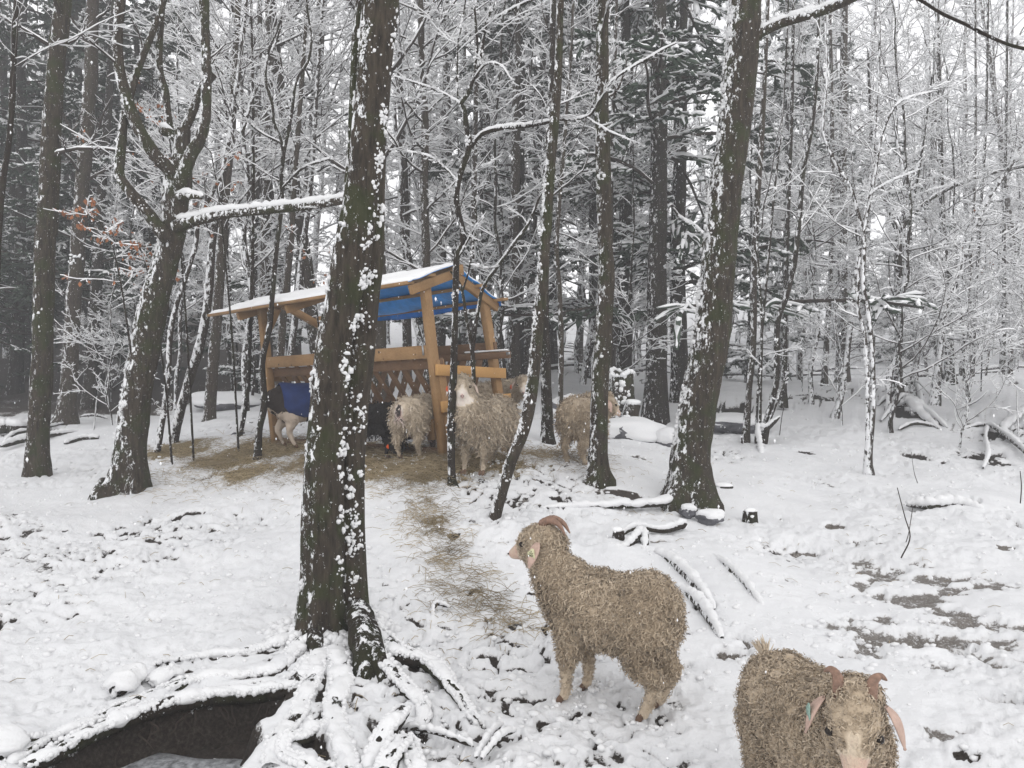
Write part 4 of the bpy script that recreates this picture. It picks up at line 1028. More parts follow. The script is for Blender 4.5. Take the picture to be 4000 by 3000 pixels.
def proto_hemlock(H, r, n1, length, snow, frac, seed, t0=.10):
    k = 20
    P = np.zeros((k, 3)); P[:, 2] = np.linspace(-.2, H, k); P[1:, :2] += np.cumsum(rng.normal(0, .02, (k - 1, 2)), 0)
    t = np.linspace(0, 1, k); R = r * (1 - .85 * t) * (1 + .35 * np.exp(-t * 30))
    b = Bag(); Pm, Rm, _ = trunk_mesh(np.hstack([P, R[:, None]]), H / 50, 16, .07, .15, bag=b, seed=seed)
    tb, nb, sb = Bag(), Bag(), Bag()
    P1, R1 = sprout(P[None], R[None], n1, length, (1.15, 1.65), 9, -.055, .28, .07, .25, t0, .98, .006)
    V, q = tubes(P1, R1, 4); tb.add(V, q)
    P2, R2 = sprout(P1, R1, 11, .36, (.7, 1.15), 6, -.06, .5, .10, .15, .12, 1.0, .003)
    V, q = tubes(P2, R2, 3); tb.add(V, q)
    P3, R3 = sprout(P2, R2, 6, .46, (.5, 1.0), 4, -.09, .5, .12, .2, .05, 1.0, .002)
    for PP, w in ((P2, .030), (P3, .036)):
        RR = np.full(PP.shape[:2], w) * np.array([.5] + [1.1] * (PP.shape[1] - 2) + [.35])[None] * rng.uniform(.7, 1.3, (len(PP), 1))
        V, q = tubes(PP, RR, 3, flat=.35)
        nb.add(V + rng.normal(size=V.shape) * np.array([.016, .016, .010]), q)
    # fringe of small hanging needle sprays
    n = len(P3)
    i = rng.integers(0, len(P3), n); j = rng.integers(0, 4, n)
    c = P3[i, j] + rng.normal(size=(n, 3)) * .03
    d = unit(rng.normal(size=(n, 3)) * [1, 1, .5] + [0, 0, -.5]) * rng.uniform(.05, .13, n)[:, None]
    s = unit(np.cross(d, rng.normal(size=(n, 3)))) * .014
    V = np.stack([c - s, c + s, c + d], 1).reshape(-1, 3)
    nb.add(V, np.arange(n * 3).reshape(n, 3))
    if snow > 0:
        for PP, bs in ((P1, snow * .5), (P2, snow * .9), (P3, snow)):
            m = noise3(PP[:, 2] * .9 + seed, 5) > (1 - 2 * frac) * .55
            PP = PP[m]
            Q = PP.copy(); Q[..., 2] += .014 + snow * .3
            RR = bs * rng.uniform(.5, 1.5, PP.shape[:2]); RR[:, -1] *= .5
            V, q = tubes(Q[:, ::2] if Q.shape[1] > 5 else Q, RR[:, ::2] if Q.shape[1] > 5 else RR, 4, flat=.6)
            sb.add(V + rng.normal(size=V.shape) * .007, q)
    else:
        sb.add(*[a for a in tubes(P1[:4], np.full((4, 9), .006), 3)])
    return dict(trunk=(b.mesh('trunk'), M['hemlock_bark']), branches=(tb.mesh('branches'), M['twig']), needles=(nb.mesh('needles'), M['needles']), snow=(sb.mesh('snow'), M['snow']))
PH = [proto_hemlock(16, .17, 46, .19, .036, .66, 1), proto_hemlock(15, .15, 44, .16, .028, .46, 2, .08), proto_hemlock(6, .06, 34, .26, .040, .75, 3, .05), proto_hemlock(13, .12, 60, .15, .014, .22, 4, .05)]

def place(proto, x, y, s, rz, label, cat, group, name='bare_tree', tilt=(0, 0), zs=1.0):
    z = float(base_z(x, y)[0])
    root = thing(name, label, cat, (x, y, z - .03), group)
    root.rotation_euler = (tilt[0], tilt[1], rz); root.scale = (s, s, s * zs)
    for part, (me, mt) in proto.items():
        o = link(part, me, mt, root)
        if part in ('snow', 'needles', 'branches'): o['kind'] = 'stuff'
    return root

taken = [(s[1][0][0], s[1][0][2]) for s in MID]
WHERE = [(300, 'at the far left'), (700, 'near the forked tree'), (1100, 'over the left end of the feeder'), (1500, 'behind the double trunk'), (1850, 'behind the black sapling'), (2250, 'behind the bow-shaped tree'),
         (2500, 'behind the tall upright trunk'), (2800, 'behind the big leaning trunk'), (3150, 'near the kinked trunk'), (3450, 'near the snow-banded twin stem'), (3750, 'near the Y-forked trunk'), (9999, 'near the right edge')]
def scatter(n, pxr, Yr, protos, sr, label, group, name='bare_tree', cat='tree', sep=.5, tilt=.05, power=1.0):
    pts = []
    tries = 0
    while len(pts) < n and tries < n * 40:
        tries += 1
        Y = Yr[0] + (Yr[1] - Yr[0]) * rng.random() ** power
        px = rng.uniform(*pxr)
        x = (px - 2000) / F * Y
        if any((x - a) ** 2 + (Y - b) ** 2 < sep ** 2 for a, b in pts): continue
        pts.append((x, Y))
        place(protos[rng.integers(0, len(protos))], x, Y, rng.uniform(*sr), rng.uniform(0, 6.28), label + ' ' + next(w for q, w in WHERE if px < q), cat, group + ', ' + next(w for q, w in WHERE if px < q), name, (rng.normal() * tilt, rng.normal() * tilt), rng.uniform(.9, 1.15))
    return pts

# understorey: thin stems with level sprays of snow-lined twigs
scatter(22, (2950, 4500), (11, 16.5), [PB[1], PB[0], PB[4]], (.7, 1.0), 'slight snow-twigged tree before the wire fence', 'understorey trees before the fence', sep=.7)
scatter(40, (2450, 4700), (18.5, 32), [PB[0], PB[1], PB[2]], (.8, 1.25), 'snow-laced bare tree beyond the wire fence,', 'bare trees beyond the fence', sep=.8, power=1.3)
scatter(44, (2450, 4700), (30, 62), [PB[2], PB[3], PB[1]], (.9, 1.5), 'far bare tree paling into the snowy hill,', 'far trees on the right-hand hill', sep=1.2)
scatter(40, (900, 2500), (12.5, 24), [PB[0], PB[1], PB[2]], (.75, 1.15), 'snow-laced bare tree deep behind the feeder,', 'bare trees behind the feeder', sep=.8)
scatter(22, (700, 2600), (24, 60), [PB[2], PB[3], PB[1]], (.9, 1.4), 'far bare tree in the white thicket,', 'far trees behind the feeder', sep=1.2)
scatter(9, (350, 1000), (12, 19), [PB[0], PB[1], PB[4]], (.7, 1.0), 'thin bare tree below the dark litter slope,', 'bare trees at the litter slope', sep=.8)
scatter(24, (-500, 900), (24, 60), [PB[3], PB[2]], (.9, 1.3), 'far dark bare trunk on the shaded slope,', 'far trees on the left slope', sep=1.3)
# evergreens
scatter(10, (-300, 560), (15.5, 22), [PH[1], PH[3]], (.85, 1.2), 'dark evergreen edging the shaded litter slope,', 'evergreens at the litter slope', 'evergreen_tree', sep=1.6)
scatter(26, (-700, 760), (20, 42), [PH[1], PH[3]], (.85, 1.25), 'dark evergreen up the shaded slope,', 'evergreens on the left slope', 'evergreen_tree', sep=1.8)
scatter(2, (620, 1300), (28, 44), [PH[1], PH[0]], (.8, 1.1), 'evergreen half hidden beyond the feeder roof,', 'evergreens beyond the feeder roof', 'evergreen_tree', sep=2.0)
scatter(3, (2750, 3400), (26, 40), [PH[0]], (.7, 1.0), 'distant evergreen among bare trunks uphill,', 'evergreens on the right-hand hill', 'evergreen_tree', sep=2.0)
for (px, Y, k, s, lab) in [
    (2020, 16.5, 0, .80, 'drooping evergreen with heavy snow pads just right of the feeder roof'),
    (2150, 20, 0, 1.0, 'evergreen behind the twin upright trunks, snow-weighted boughs'),
    (2440, 14.5, 0, .85, 'evergreen with a great arched snowy bough right of the tall upright trunk'),
    (2560, 12.6, 0, 1.0, 'evergreen with thick rusty trunk beside the broken stump'),
    (2660, 14.2, 1, 1.05, 'tall dark evergreen close left of the big leaning trunk'),
    (2330, 18, 0, 1.0, 'tall evergreen in the gap left of the tall upright trunk'),
    (2920, 18, 2, 1.0, 'young evergreen bowed with snow right of the big leaning trunk'),
    (3060, 22, 0, .75, 'short-boughed evergreen behind the kinked trunk'),
    (3560, 24, 2, 1.2, 'snow-laden young evergreen behind the Y-forked trunk'),
    (1000, 15, 2, .62, 'small snow-padded evergreen under the left eave of the feeder'),
    (1870, 19, 2, 1.4, 'snow-padded evergreen behind the right half of the feeder')]:
    place(PH[k], (px - 2000) / F * Y, Y, s, px * .7, lab, 'tree', 'evergreens in the middle of the wood', 'evergreen_tree')

# russet beech leaves held on two low sprays beside the forked tree
def beech(px, py, Y, w, n, lab):
    b = unp(px, py, Y); g = base_z(b[0] + .1, Y + .3)[0]
    root = thing('beech_sapling', lab, 'sapling', (b[0], Y, float(g)))
    A = np.array([[b[0] + .15, Y + .3, g - .1, .014], [b[0] + .1, Y + .2, (g + b[2]) / 2, .011], [b[0], Y, b[2], .007], [b[0] - w * .5, Y - .1, b[2] + .25, .004]])
    S = resample(A, 14); tb, sb, lb, kb = Bag(), Bag(), Bag(), Bag()
    V, q = tubes(S[None, :, :3], S[None, :, 3], 6); kb.add(V, q)
    P = S[8:][None, :, :3]; R = S[8:][None, :, 3]
    P1, R1 = sprout(P, R, 9, w / .8, (.9, 1.4), 7, -.03, .6, .14, .25, .1, 1, .0025)
    V, q = tubes(P1, R1, 3); tb.add(V, q); V, q = snow_on(P1, R1, .006); sb.add(V, q)
    P2, R2 = sprout(P1, R1, 6, .4, (.5, 1.1), 4, -.02, .6, .18, .3, .1, 1, .0018)
    V, q = tubes(P2, R2, 3); tb.add(V, q); V, q = snow_on(P2, R2, .006); sb.add(V, q)
    leaves_at(P2, n, lb, .042)
    for part, bg, mt in (('stem', kb, M['bark_dark']), ('twigs', tb, M['twig']), ('snow', sb, M['snow']), ('leaves', lb, M['leaf'])):
        o = link(part, bg.mesh(part), mt, root); o.location = -Vector(root.location)
        if part in ('snow', 'leaves', 'twigs'): o['kind'] = 'stuff'
beech(430, 930, 7.7, .55, 120, 'low beech sapling holding russet leaves left of the forked trunk')
beech(560, 1000, 8.4, .35, 60, 'beech sapling with a few russet leaves touching the forked trunk')
beech(640, 400, 8.6, .50, 80, 'tall beech sapling with rusty leaves between the forked limbs')
beech(830, 620, 8.8, .35, 36, 'beech sapling with scattered orange leaves right of the forked limbs')
beech(1200, 980, 9.6, .45, 22, 'beech sapling with few orange leaves above the feeder roof')
beech(3850, 900, 14.5, .5, 30, 'beech sapling with few rusty leaves near the right edge')

# ---------------------------------------------------------------- wire fence across the back
def wire_fence():
    a = np.array([(2050 - 2000) / F * 20, 20.0]); b = np.array([(4500 - 2000) / F * 17.2, 17.2])
    root = thing('wire_fence', 'thin wire mesh fence with wooden posts along the rise behind', 'fence', (float((a[0] + b[0]) / 2), 18.6, float(base_z((a[0] + b[0]) / 2, 18.6)[0])))
    loc = Vector(root.location)
    n = 120
    t = np.linspace(0, 1, n); X = a[0] + (b[0] - a[0]) * t; Y = a[1] + (b[1] - a[1]) * t; Z = base_z(X, Y)
    for h in (.12, .26, .40, .55, .72, .90, 1.1):
        P = np.stack([X, Y, Z + h + .01 * np.sin(t * 60)], -1)
        V, q = tubes(P[None], np.full((1, n), .0030), 3)
        o = link('wire', Bag().add(V, q).mesh('wire'), M['wire'], root); o.location = -loc
    m = 420; t = np.linspace(0, 1, m); X = a[0] + (b[0] - a[0]) * t; Y = a[1] + (b[1] - a[1]) * t; Z = base_z(X, Y)
    P = np.stack([np.stack([X, Y, Z + .1], -1), np.stack([X, Y, Z + 1.1], -1)], 1)
    V, q = tubes(P, np.full((m, 2), .0016), 3)
    o = link('mesh_wires', Bag().add(V, q).mesh('mesh_wires'), M['wire'], root); o.location = -loc; o['kind'] = 'stuff'
    for px in (2110, 2700, 3180, 3450, 3942, 4300):
        x = (px - 2000) / F * 17.8
        tt = (x - a[0]) / (b[0] - a[0]); y = a[1] + (b[1] - a[1]) * tt; z = float(base_z(x, y)[0])
        bg = Bag(); trunk_mesh(np.array([[x, y, z - .1, .055], [x, y, z + .5, .052], [x + .01, y, z + (1.05 if px != 3942 else .98), .05]]), .08, 12, .05, bag=bg)
        o = link('post', bg.mesh('post'), M['bark_far'], root); o.location = -loc
        s = Bag(); blobs([[x + .01, y, z + 1.06]], [[.06, .06, .03]], s, .15)
        o = link('snow_cap', s.mesh('snow_cap'), M['snow'], root); o.location = -loc
wire_fence()

# ---------------------------------------------------------------- stumps, rocks, logs, brush
def stump(px, py, Y, w, h, lab, mat='bark_dark', cap=.02, ragged=.0, lean=(0, 0), cl=14):
    p = unp(px, py, Y); p[2] = base_z(p[0], p[1])[0]
    root = thing('tree_stump', lab, 'stump', tuple(p))
    r = w / F * Y / 2; H = h / F * Y
    bg = Bag(); P, R, V = trunk_mesh(np.array([[0, 0, -.06, r * 1.15], [lean[0] * .4, lean[1] * .4, H * .4, r], [lean[0], lean[1], H, r * .96]]), max(.01, H / 24), 28, .13, .2, bag=bg, seed=px)
    m, sd, _ = V.shape
    if ragged:
        up = noise3(V[-1] * 14 / max(r / .1, .6), px) * ragged
        for j in range(m):
            bg.V[0].reshape(m, sd, 3)[j, :, 2] += up * (j / m) ** 3
    top = bg.V[0].reshape(m, sd, 3)[-1]
    c = top.mean(0) - [0, 0, ragged * .5]
    i0 = bg.n; bg.add(np.vstack([top, c[None]]), np.array([(j, (j + 1) % sd, sd) for j in range(sd)]))
    o = link('stump_wood', bg.mesh('stump_wood'), M[mat], root)
    sb = Bag()
    if not ragged:
        blobs([[lean[0], lean[1], H + cap * .3]], [[r * 1.02, r * 1.02, cap]], sb, .18, 2, seed=px)
    clumps_on(P, R, cl, sb, (.010, min(.045, r * .35)), (-.5, -.6, .4), 1.6, (.25, 1.0), seed=px)
    if ragged:
        k = rng.integers(0, sd, 40); blobs(top[k] + rng.normal(size=(40, 3)) * .01, rng.uniform(.015, .04, 40), sb, .3, 1)
    o = link('snow', sb.mesh('snow'), M['snow'], root); o['kind'] = 'stuff'
stump(2413, 2068, 5.75, 40, 50, 'small upright cut stub in the snow above the near goat', cl=10)
stump(2990 - 60, 1970, 6.7, 44, 28, 'low stump with a twig at its side, right of the big leaning trunk', cl=8)
stump(2826, 1880, 7.6, 66, 22, 'squat cut stump just right of the big leaning trunk', cl=8)
stump(2425, 1640, 11.6, 92, 215, 'tall broken snag, ragged top clotted with snow, behind the right-hand goat', 'bark', ragged=.16, cl=110)
stump(2320 + 125, 1625, 11.3, 60, 110, 'snow-topped broken stub leaning against the ragged snag', 'bark', cap=.05, lean=(.10, 0), cl=20)

def rock(px, py, Y, sx, sy, sz, lab, snow=.6, seed=1):
    p = unp(px, py, Y); p[2] = base_z(p[0], p[1])[0]
    root = thing('boulder', lab, 'rock', tuple(p))
    def shape(k, dz, top):
        n = noise3(ICO2_V * 1.3 + seed * 3.1, seed) * .28 + noise3(ICO2_V * 3.4, seed + 2) * .10
        V = ICO2_V * np.array([sx, sy, sz]) * (1 + n)[:, None] * k; V[:, 2] += dz + sz * .3
        return V
    V3, F3 = subdiv(ICO2_V, ICO2_F)
    n = noise3(V3 * 1.3 + seed * 3.1, seed) * .28 + noise3(V3 * 3.4, seed + 2) * .10 + noise3(V3 * 8, seed + 3) * .04
    V = V3 * np.array([sx, sy, sz]) * (1 + n)[:, None]; V[:, 2] += sz * .3
    link('rock_body', Bag().add(V, F3).mesh('rock_body'), M['rock'], root)
    n2 = noise3(V3 * 1.3 + seed * 3.1, seed) * .28 + noise3(V3 * 4, seed + 4) * .03
    V = V3 * np.array([sx, sy, sz]) * (1.0 + n2)[:, None]
    k = sstep(1 - 1.6 * snow, 1.2 - 1.3 * snow, V3[:, 2] + noise3(V3 * 2.2, 9) * .3)
    V = V * (0.9 + .16 * k)[:, None]; V[:, 2] += sz * .3 + .02 * k
    o = link('snow', Bag().add(V, F3).mesh('snow'), M['snow_low'], root); o['kind'] = 'stuff'
rock(2205, 1628, 11.8, .30, .25, .28, 'grey weathered boulder showing bare between the thin pole and the goat', .25, 3)
rock(2460, 1712, 10.6, .50, .32, .20, 'long low boulder smothered in smooth snow right of the goat', .95, 5)
rock(2605, 1702, 10.4, .19, .2, .14, 'small snow-capped rock against the foot of the big leaning trunk', .8, 7)
rock(2140, 1700, 11.5, .22, .2, .12, 'flat snowy rock behind the bow-shaped tree', .8, 8)
rock(2860, 1660, 11.8, .55, .4, .16, 'snowy bank of tangled rock right of the big leaning trunk', .6, 9)
rock(900, 1640, 14, .6, .4, .18, 'rounded snow hump behind the thin poles left of the feeder', .95, 11)
rock(965, 1745, 10.3, .18, .15, .09, 'small dark-sided rock in the snow beside the thin pole', .7, 12)

def stick(pts, lab, name='fallen_branch', cat='branch', mat='bark_dark', base=.008, subs=(), rel=.55, h=0.0):
    """rows (px, py, radius m, height above ground m)"""
    A = []
    for (px, py, r, hh) in pts:
        g = on_ground(px, py)
        A.append([g[0], g[1], base_z(g[0], g[1])[0] + hh, r])
    A = np.array(A); c = A[0, :3].copy()
    root = thing(name, lab, cat, tuple(c))
    S = resample(A, 10 * len(A)); bg, sb = Bag(), Bag()
    e = np.minimum(np.arange(len(S)), np.arange(len(S))[::-1]); S[:, 3] *= np.clip(.35 + e * .22, 0, 1)
    if r_is_root := (mat == 'root'): S[:, 2] -= S[:, 3] * .25
    _, R, V = trunk_mesh(S, .03, 10, .12, bag=bg, seed=int(pts[0][0]))
    if r_is_root:
        Q = S.copy(); Q[:, 2] += S[:, 3] * .45
        q = tubes(Q[None, :, :3], ((S[:, 3] * 1.15 + base * .8) * (1 + .35 * noise3(Q[:, :3] * 9, 6)))[None], 14, flat=.6)
        sb.add(q[0] + noise3(q[0] * 18, 2)[:, None] * .012 + noise3(q[0] * 45, 3)[:, None] * .006, q[1])
        clumps_on(S[:, :3], S[:, 3], 60, sb, (.006, .02), (-.3, -.7, .6), 1.0, (.02, .98), cluster=.3)
    else:
        q = snow_on(S[None, :, :3], S[None, :, 3], base, 8, rel=rel); sb.add(q[0] + noise3(q[0] * 40, 2)[:, None] * .005, q[1])
    o = link('wood', bg.mesh('wood'), M[mat], root); o.location = tuple(-c)
    o = link('snow', sb.mesh('snow'), M['snow_low'], root); o.location = tuple(-c); o['kind'] = 'stuff'
stick([(2975, 1783, .030, .0), (2960, 1735, .026, .20), (2990, 1738, .035, .20), (3045, 1735, .03, .36)], 'bent dead stub like an elbow standing in open snow', base=.02)
stick([(2360, 2150, .018, .0), (2440, 2165, .022, .03), (2510, 2125, .03, .06), (2520, 2150, .03, .0)], 'short snow-topped stick arching by the near goat back', base=.012)
stick([(1990, 2020, .012, .0), (2180, 1990, .02, .02), (2350, 1985, .03, .02), (2560, 1975, .035, .03), (2640, 1955, .05, .05)], 'long surface root running left from the big leaning trunk', 'surface_root', 'root', 'root', .008)
rock(2775, 2040, 6.5, .105, .08, .055, 'round snow-pillowed root knob in front of the big leaning trunk', .7, 21)
rock(2690, 2035, 6.6, .07, .07, .05, 'smaller lumpy snow-covered root knob in front of the big leaning trunk', .5, 22)
stick([(2560, 2170, .018, .01), (2640, 2230, .032, .035), (2720, 2320, .036, .04), (2790, 2390, .02, .0)], 'surface root slanting away behind the near goat', 'surface_root', 'root', 'bark_dark', .014)
stick([(2640, 2300, .014, .01), (2700, 2350, .026, .03), (2760, 2420, .03, .03), (2820, 2500, .016, .0)], 'lower surface root slanting right beside the near goat rump', 'surface_root', 'root', 'bark_dark', .014)
stick([(2400, 2110, .012, .0), (2480, 2080, .02, .03), (2590, 2090, .022, .03), (2680, 2060, .03, .02)], 'surface root running level between the small stub and the big leaning trunk', 'surface_root', 'root', 'bark_dark', .012)
stick([(2780, 2180, .01, .0), (2850, 2250, .025, .035), (2930, 2330, .022, .03), (2990, 2400, .01, .0)], 'surface root slanting down right of the near goat', 'surface_root', 'root', 'bark_dark', .012)
stick([(3540, 2985 - 1000, .02, .02), (3650, 1992, .035, .03), (3740, 1990, .03, .03), (3840, 2000, .02, .0)], 'snow-covered log with a dark underside at the right', 'log', 'log', 'bark_dark', .03)
stick([(3425, 1590, .03, .0), (3500, 1560, .04, .18), (3570, 1540, .04, .2), (3600, 1590, .03, .05)], 'arched snowy bough of the brush heap right of the twin stem', base=.02)
stick([(3440, 1650, .02, .0), (3530, 1590, .04, .16), (3620, 1640, .04, .1), (3700, 1680, .03, .0)], 'dark bough lying along the brush heap', base=.02)
stick([(3500, 1600, .05, .05), (3560, 1605, .08, .16), (3600, 1640, .07, .08), (3660, 1665, .03, .0)], 'black upturned root mass of the brush heap', 'root_mass', 'root', 'root', .02)
stick([(3460, 1620, .012, .0), (3520, 1570, .012, .24), (3580, 1560, .01, .3), (3640, 1600, .008, .2)], 'thin snowy stick springing over the brush heap', base=.010)
stick([(3510, 1680, .02, .0), (3570, 1668, .024, .05), (3640, 1675, .02, .03), (3680, 1682, .015, .0)], 'curved stick half sunk in snow below the brush heap', base=.014)
stick([(3740, 1600, .012, .0), (3810, 1585, .012, .06), (3860, 1550, .01, .1)], 'thin forked stick on the snow beyond the brush heap', base=.008)
stick([(3860, 1665, .018, .02), (3850, 1720, .018, .04), (3860, 1790, .02, .04), (3840, 1835, .012, .0)], 'upright snowy root hanging over the muddy scrape', base=.02)
stick([(3740, 1690, .015, .0), (3850, 1675, .025, .06), (3930, 1720, .03, .05), (4030, 1790, .03, .0)], 'thick snow-laden log slanting off the right edge', 'log', 'log', 'bark_dark', .014)
stick([(4020, 1610, .03, .1), (3960, 1660, .05, .1), (3920, 1700, .04, .05), (3990, 1740, .03, .0)], 'dark root clump at the right edge under the logs', 'root_mass', 'root', 'root', .02)
stick([(3980, 1720, .012, .0), (3972, 1660, .012, .25), (3970, 1620, .01, .4)], 'short upright stick at the right edge', base=.004)
stick([(-60, 1700, .05, .05), (20, 1695, .08, .08), (90, 1690, .06, .05), (130, 1660, .03, .02)], 'dark snowy log end at the left edge behind the straight trunk', 'log', 'log', 'bark_dark', .03)
stick([(0, 1755, .03, .02), (80, 1735, .035, .03), (200, 1705, .03, .02), (300, 1690, .015, .0)], 'long snowy pole lying left of the forked tree', 'log', 'log', 'bark_dark', .02)
stick([(10, 1740, .02, .02), (60, 1725, .025, .1), (150, 1700, .02, .08), (290, 1650, .01, .02)], 'thin pole crossing the longer one at the left', base=.012)
stick([(250, 1735, .02, .0), (320, 1722, .03, .02), (385, 1715, .03, .01)], 'short snow-topped billet left of the forked tree', 'log', 'log', 'bark_dark', .016)
stick([(315, 1638, .015, .05), (370, 1640, .018, .07), (420, 1645, .015, .04)], 'thin dark stick lying in snow behind the forked tree', base=.006)
stick([(365, 1690, .010, .0), (380, 1600, .012, .25), (392, 1560, .010, .5)], 'slender upright twig behind the forked tree', base=.003)
stick([(2395, 1640, .012, .0), (2440, 1635, .012, .15), (2500, 1600, .014, .10)], 'snowy sticks heaped at the foot of the ragged snag', base=.012)
stick([(2588, 1655, .012, .0), (2560, 1590, .012, .30), (2530, 1540, .010, .62), (2540, 1510, .006, .75)], 'pale broken stick leaning across the evergreen trunk', mat='branch_cut', base=.006)
stick([(3105, 1548, .01, .0), (3180, 1555, .012, .05), (3250, 1570, .012, .02)], 'thin straight stick lying on the crest at the right', base=.006)
stick([(1570, 2870, .008, .02), (1640, 2885, .010, .03), (1740, 2905, .010, .03), (1850, 2930, .007, .01)], 'thin stick lying on snow below the great roots', base=.009)
stick([(1860, 2975, .008, .01), (1920, 2900, .010, .03), (1960, 2860, .008, .02)], 'slanting snowy stick at the bottom centre', base=.010)
stick([(1880, 2990, .008, .02), (1960, 2925, .009, .05), (2010, 2880, .008, .02)], 'second slanting stick at the bottom centre, right of the first', base=.010)
stick([(1690, 2430, .010, .0), (1700, 2395, .010, .05), (1760, 2405, .010, .03)], 'small bent stick poking from snow right of the double trunk', base=.006)
stick([(1735, 2105, .006, .0), (1765, 2095, .007, .02), (1800, 2125, .006, .0)], 'thin dark stick lying on the hay trail', base=.002)
stick([(460, 2740, .045, .03), (500, 2700, .05, .05), (545, 2672, .05, .04)], 'dark-sided broken root block above the hollow', 'surface_root', 'root', 'root', .03)
stick([(590, 2690, .03, .01), (660, 2655, .035, .03), (700, 2640, .02, .0)], 'small dark-sided root beside the broken block above the hollow', 'surface_root', 'root', 'root', .02)
stick([(-30, 2970, .05, .0), (20, 2930, .05, .02), (60, 2900, .03, .0)], 'dark root nub at the bottom left corner', 'surface_root', 'root', 'root', .02)
stick([(80, 2912, .008, .01), (130, 2910, .010, .02), (175, 2905, .008, .01)], 'short stick on the snow near the bottom left corner', base=.008)
# bare whips standing in the open snow
for j, (pts, lab) in enumerate([
    ([(3520, 2180, .0055, .0), (3555, 2100, .005, .22), (3535, 2020, .004, .48), (3505, 1905, .003, .75)], 'curving bare whip standing in open snow at the right'),
    ([(3535, 2130, .004, .30), (3550, 2080, .003, .5), (3565, 1985, .003, .62)], 'short side whip of the curving one'),
    ([(3585, 1890, .004, .0), (3570, 1840, .003, .2), (3560, 1765, .002, .4)], 'thin grey whip right of the snow-banded twin stem'),
    ([(3045, 1700, .006, .0), (3060, 1600, .005, .4), (3090, 1540, .003, .6)], 'pale bent whip behind the elbow-shaped stub'),
    ([(3985, 1980, .006, .0), (3990, 1900, .005, .2), (3985, 1840, .004, .4)], 'short crooked whip at the right edge')]):
    A = np.array([[*unp(a, b, unp(pts[0][0], pts[0][1], on_ground(pts[0][0], pts[0][1])[1])[1]), r] for a, b, r, _ in pts])
    c = A[0, :3].copy(); root = thing('bare_whip', lab, 'twig', tuple(c))
    S = resample(A, 20); V, q = tubes(S[None, :, :3], S[None, :, 3], 5)
    o = link('stem', Bag().add(V, q).mesh('stem'), M['twig'], root); o.location = tuple(-c)
# bark stubble and brush: fallen limbs on the far hill
for j in range(60):
    px = rng.uniform(2450, 4000) if j % 3 else rng.uniform(2000, 2500); Y = rng.uniform(19, 34)
    x = (px - 2000) / F * Y; z = base_z(x, Y)[0]; a = rng.uniform(-.5, .5); L = rng.uniform(.6, 2.2)
    A = np.array([[x, Y, z + .02, .04], [x + L * .5 * math.cos(a), Y + L * .5 * math.sin(a), z + .15 * rng.random() + .03, .03], [x + L * math.cos(a), Y + L * math.sin(a), base_z(x + L * math.cos(a), Y)[0] + .05, .015]])
    c = A[0, :3].copy(); root = thing('fallen_branch', 'fallen limb under snow on the slope beyond the fence', 'branch', tuple(c), 'fallen limbs beyond the fence')
    S = resample(A, 10); V, q = tubes(S[None, :, :3], S[None, :, 3], 6); o = link('wood', Bag().add(V, q).mesh('wood'), M['bark_dark'], root); o.location = tuple(-c)
    V, q = snow_on(S[None, :, :3], S[None, :, 3], .02, 6); o = link('snow', Bag().add(V, q).mesh('snow'), M['snow'], root); o.location = tuple(-c); o['kind'] = 'stuff'

# frozen puddle at the bottom of the hollow
def puddle():
    c = unp(690, 2985, 3.35); z = surface(np.array([c[0]]), np.array([c[1]]))[0][0]
    n = 48; a = np.linspace(0, 2 * np.pi, n, endpoint=False)
    r = 1 + .12 * np.sin(a * 3 + 1) + .06 * np.sin(a * 7)
    rows = []
    for k, s in enumerate((0.02, .4, .8, .95, 1.0)):
        rows.append(np.stack([c[0] + .05 + np.cos(a) * .52 * r * s, c[1] - .20 + np.sin(a) * .34 * r * s, np.full(n, z + .02 - (.03 if k == 4 else 0))], -1))
    V = np.vstack(rows); j = np.roll(np.arange(n), -1)
    q = np.vstack([np.stack([np.arange(n) + i * n, j + i * n, j + (i + 1) * n, np.arange(n) + (i + 1) * n], -1) for i in range(4)])
    o = link('frozen_puddle', mesh('frozen_puddle', V, q), M['ice']); tag(o, kind='structure')
puddle()
def rootlets():
    P = []
    for j in range(16):
        px = 330 + 48 * j + rng.uniform(-15, 15); g = on_ground(px, np.interp(px, [230, 400, 600, 800, 1000, 1105], [2930, 2845, 2775, 2730, 2712, 2735]) + 14)
        L = rng.uniform(.06, .17); a = rng.normal(0, .03, (4, 2)).cumsum(0)
        P.append([[g[0] + a[q, 0], g[1] - .02 - .012 * q + a[q, 1] * .3, g[2] - .02 - L * q / 3] for q in range(4)])
    P = np.array(P); c = P.mean((0, 1))
    for j, q in enumerate(P):
        if j == 0: root = thing('rootlets', 'thin dark rootlets hanging down the earth bank of the hollow', 'root', tuple(c))
        S = resample(q, 10); V, f = tubes(S[None], np.linspace(.006, .002, 10)[None], 5)
        o = link('rootlet', Bag().add(V, f).mesh('rootlet'), M['twig'], root); o.location = tuple(-c)
rootlets()

